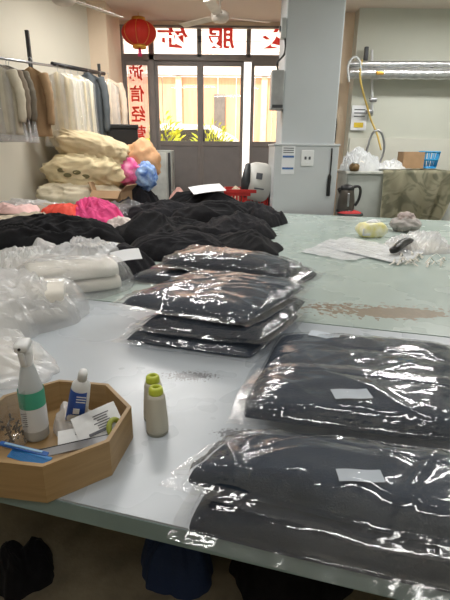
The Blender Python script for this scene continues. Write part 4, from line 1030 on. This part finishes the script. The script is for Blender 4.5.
# tape ring
lime = mat('lime_green_plastic', (186, 196, 60), .45, var=.05)
tp = empty('tape_ring', (-.240, .855, .962), 0, 'olive green ring leaning against the right inner wall of the tray', 'ring'); tp.rotation_euler = (0, 1.1, -.3)
obj('ring', tube([(.02 * math.cos(t * PI / 16), .02 * math.sin(t * PI / 16), 0) for t in range(32)], .006, 10, True), mat('olive_ring', (150, 158, 60), .5), tp)
# clear cup and film in the tray
cu = empty('clear_cup', (-.476, .875, FZ), 0, 'clear plastic cup of pins at the left edge of the picture inside the tray', 'cup')
obj('cup_wall', lathe([(0, .001), (.030, .001), (.032, .004), (.040, .135), (.0415, .137)], 36), film('cup_plastic', milk=.10, gain=1.3, base=.04, rough=.08, bump=.1), cu)
bm = BM(); rp = random.Random(2)
for k in range(36):
    a = rp.uniform(0, 6.28); rr = .026 * math.sqrt(rp.random()); c0 = Vector((rr * math.cos(a), rr * math.sin(a), .006 + rp.random() * .05)); add_box(bm, c0, (.012, .003, .003), Euler((rp.random() * 3, rp.random() * 3, rp.random() * 3)))
obj('pins', bm, dark_metal, cu, False, kind='stuff')
o = obj('crumpled_film', blob_bm(.06, .045, .065, 96, nr=24, na=60, fold=.5, fs=14, crinkle=.006, rough_out=.25, sag=3), milky, None, True, 'crumpled clear film between the spray bottle and the blue tube', 'plastic film'); o.location = (-.352, .93, FZ)

# thread cones
thr = bpy.data.materials.new('wound_thread'); thr.use_nodes = True; N = thr.node_tree.nodes; L = thr.node_tree.links; b = N['Principled BSDF']; b.inputs['Roughness'].default_value = .85
b.inputs['Base Color'].default_value = lin((196, 192, 176))
tc = N.new('ShaderNodeTexCoord'); w = N.new('ShaderNodeTexWave'); w.bands_direction = 'Z'; w.inputs['Scale'].default_value = 160; w.inputs['Distortion'].default_value = 2.5
L.new(tc.outputs['Object'], w.inputs['Vector']); bpn = N.new('ShaderNodeBump'); bpn.inputs['Strength'].default_value = .5; bpn.inputs['Distance'].default_value = .001; L.new(w.outputs['Fac'], bpn.inputs['Height']); L.new(bpn.outputs['Normal'], b.inputs['Normal'])
def cone(loc, rz, label):
    e = empty('thread_cone', loc, rz, label, 'thread cone', 'thread cones beside the tray')
    obj('thread', lathe([(0, .006), (.0255, .006), (.027, .012), (.0255, .045), (.0215, .095), (.019, .104), (0, .104)], 40), thr, e)
    obj('cone_base', lathe([(0, 0), (.0262, 0), (.0268, .004), (.025, .008), (0, .008)], 32), mat('grey_cone_base', (140, 140, 128), .6), e)
    obj('cone_top', lathe([(.006, .104), (.017, .104), (.0175, .108), (.0165, .117), (.014, .121), (.0085, .122), (.0075, .117), (.0075, .104)], 32), lime, e, label='lime green cone top')
    obj('bore', lathe([(0, .1045), (.0075, .1045)], 24), black_plastic, e)
    return e
p = onz(157, 434); c1 = cone((p.x, p.y + .01, .901), 0, 'nearer thread cone standing in front, right of the wooden tray')
p = onz(153, 424); dup(c1, (p.x, p.y + .025, .901), 1.0, 'rear thread cone partly hidden behind the other')

# ------------------------------------------------------------------ UNDER THE TABLE
cloth('dark_bag', (-.76, 1.30, 0), .12, .11, .18, .2, 101, black, 'black bag on the floor under the table, bottom left', 'bag', None, fold=.5, fs=7)
cloth('blue_garment', (-.17, 1.34, 0), .13, .14, .24, .6, 102, mat('dark_blue_cloth', (28, 48, 86), .8, bump=.4, bscale=120), 'dark blue garment in a heap on the floor under the table', 'garment', None, fold=.7, fs=7)
cloth('black_sack', (.26, 1.34, 0), .26, .2, .26, 0, 103, black, 'black sack on the floor beneath the nearest packages', 'sack', None, fold=.6, fs=6)
cloth('orange_rag', (.02, 1.12, 0), .06, .05, .07, 0, 104, mat('orange_rag_cloth', (190, 92, 50), .8), 'small orange rag on the floor before the black sack', 'rag', None, fold=.5, fs=12)

# ------------------------------------------------------------------ WORLD AND SUN
wd = bpy.data.worlds.new('world'); S.world = wd; wd.use_nodes = True; N = wd.node_tree.nodes; L = wd.node_tree.links
bg = N['Background']; sky = N.new('ShaderNodeTexSky'); sky.sky_type = 'HOSEK_WILKIE'; sky.turbidity = 6; sky.sun_direction = (-.3, -.7, .65); 
mx = N.new('ShaderNodeMix'); mx.data_type = 'RGBA'; mx.inputs[0].default_value = .75; mx.inputs[7].default_value = (1.0, .97, .93, 1)
L.new(sky.outputs[0], mx.inputs[6]); L.new(mx.outputs[2], bg.inputs[0]); bg.inputs[1].default_value = 3.0
sd = bpy.data.lights.new('sun', 'SUN'); sd.energy = 4.6; sd.angle = .02; sd.color = (1, .95, .88)
so = bpy.data.objects.new('sun', sd); C.objects.link(so); so.rotation_euler = Vector((.3, .75, -.75)).to_track_quat('-Z', 'Y').to_euler(); so.location = (0, -3, 8)

S.view_settings.view_transform = 'Standard'; S.view_settings.look = 'None'; S.view_settings.exposure = 0.0; S.view_settings.gamma = 1; S.view_settings.use_curve_mapping = False
S.cycles.transparent_max_bounces = 24; S.cycles.max_bounces = 8
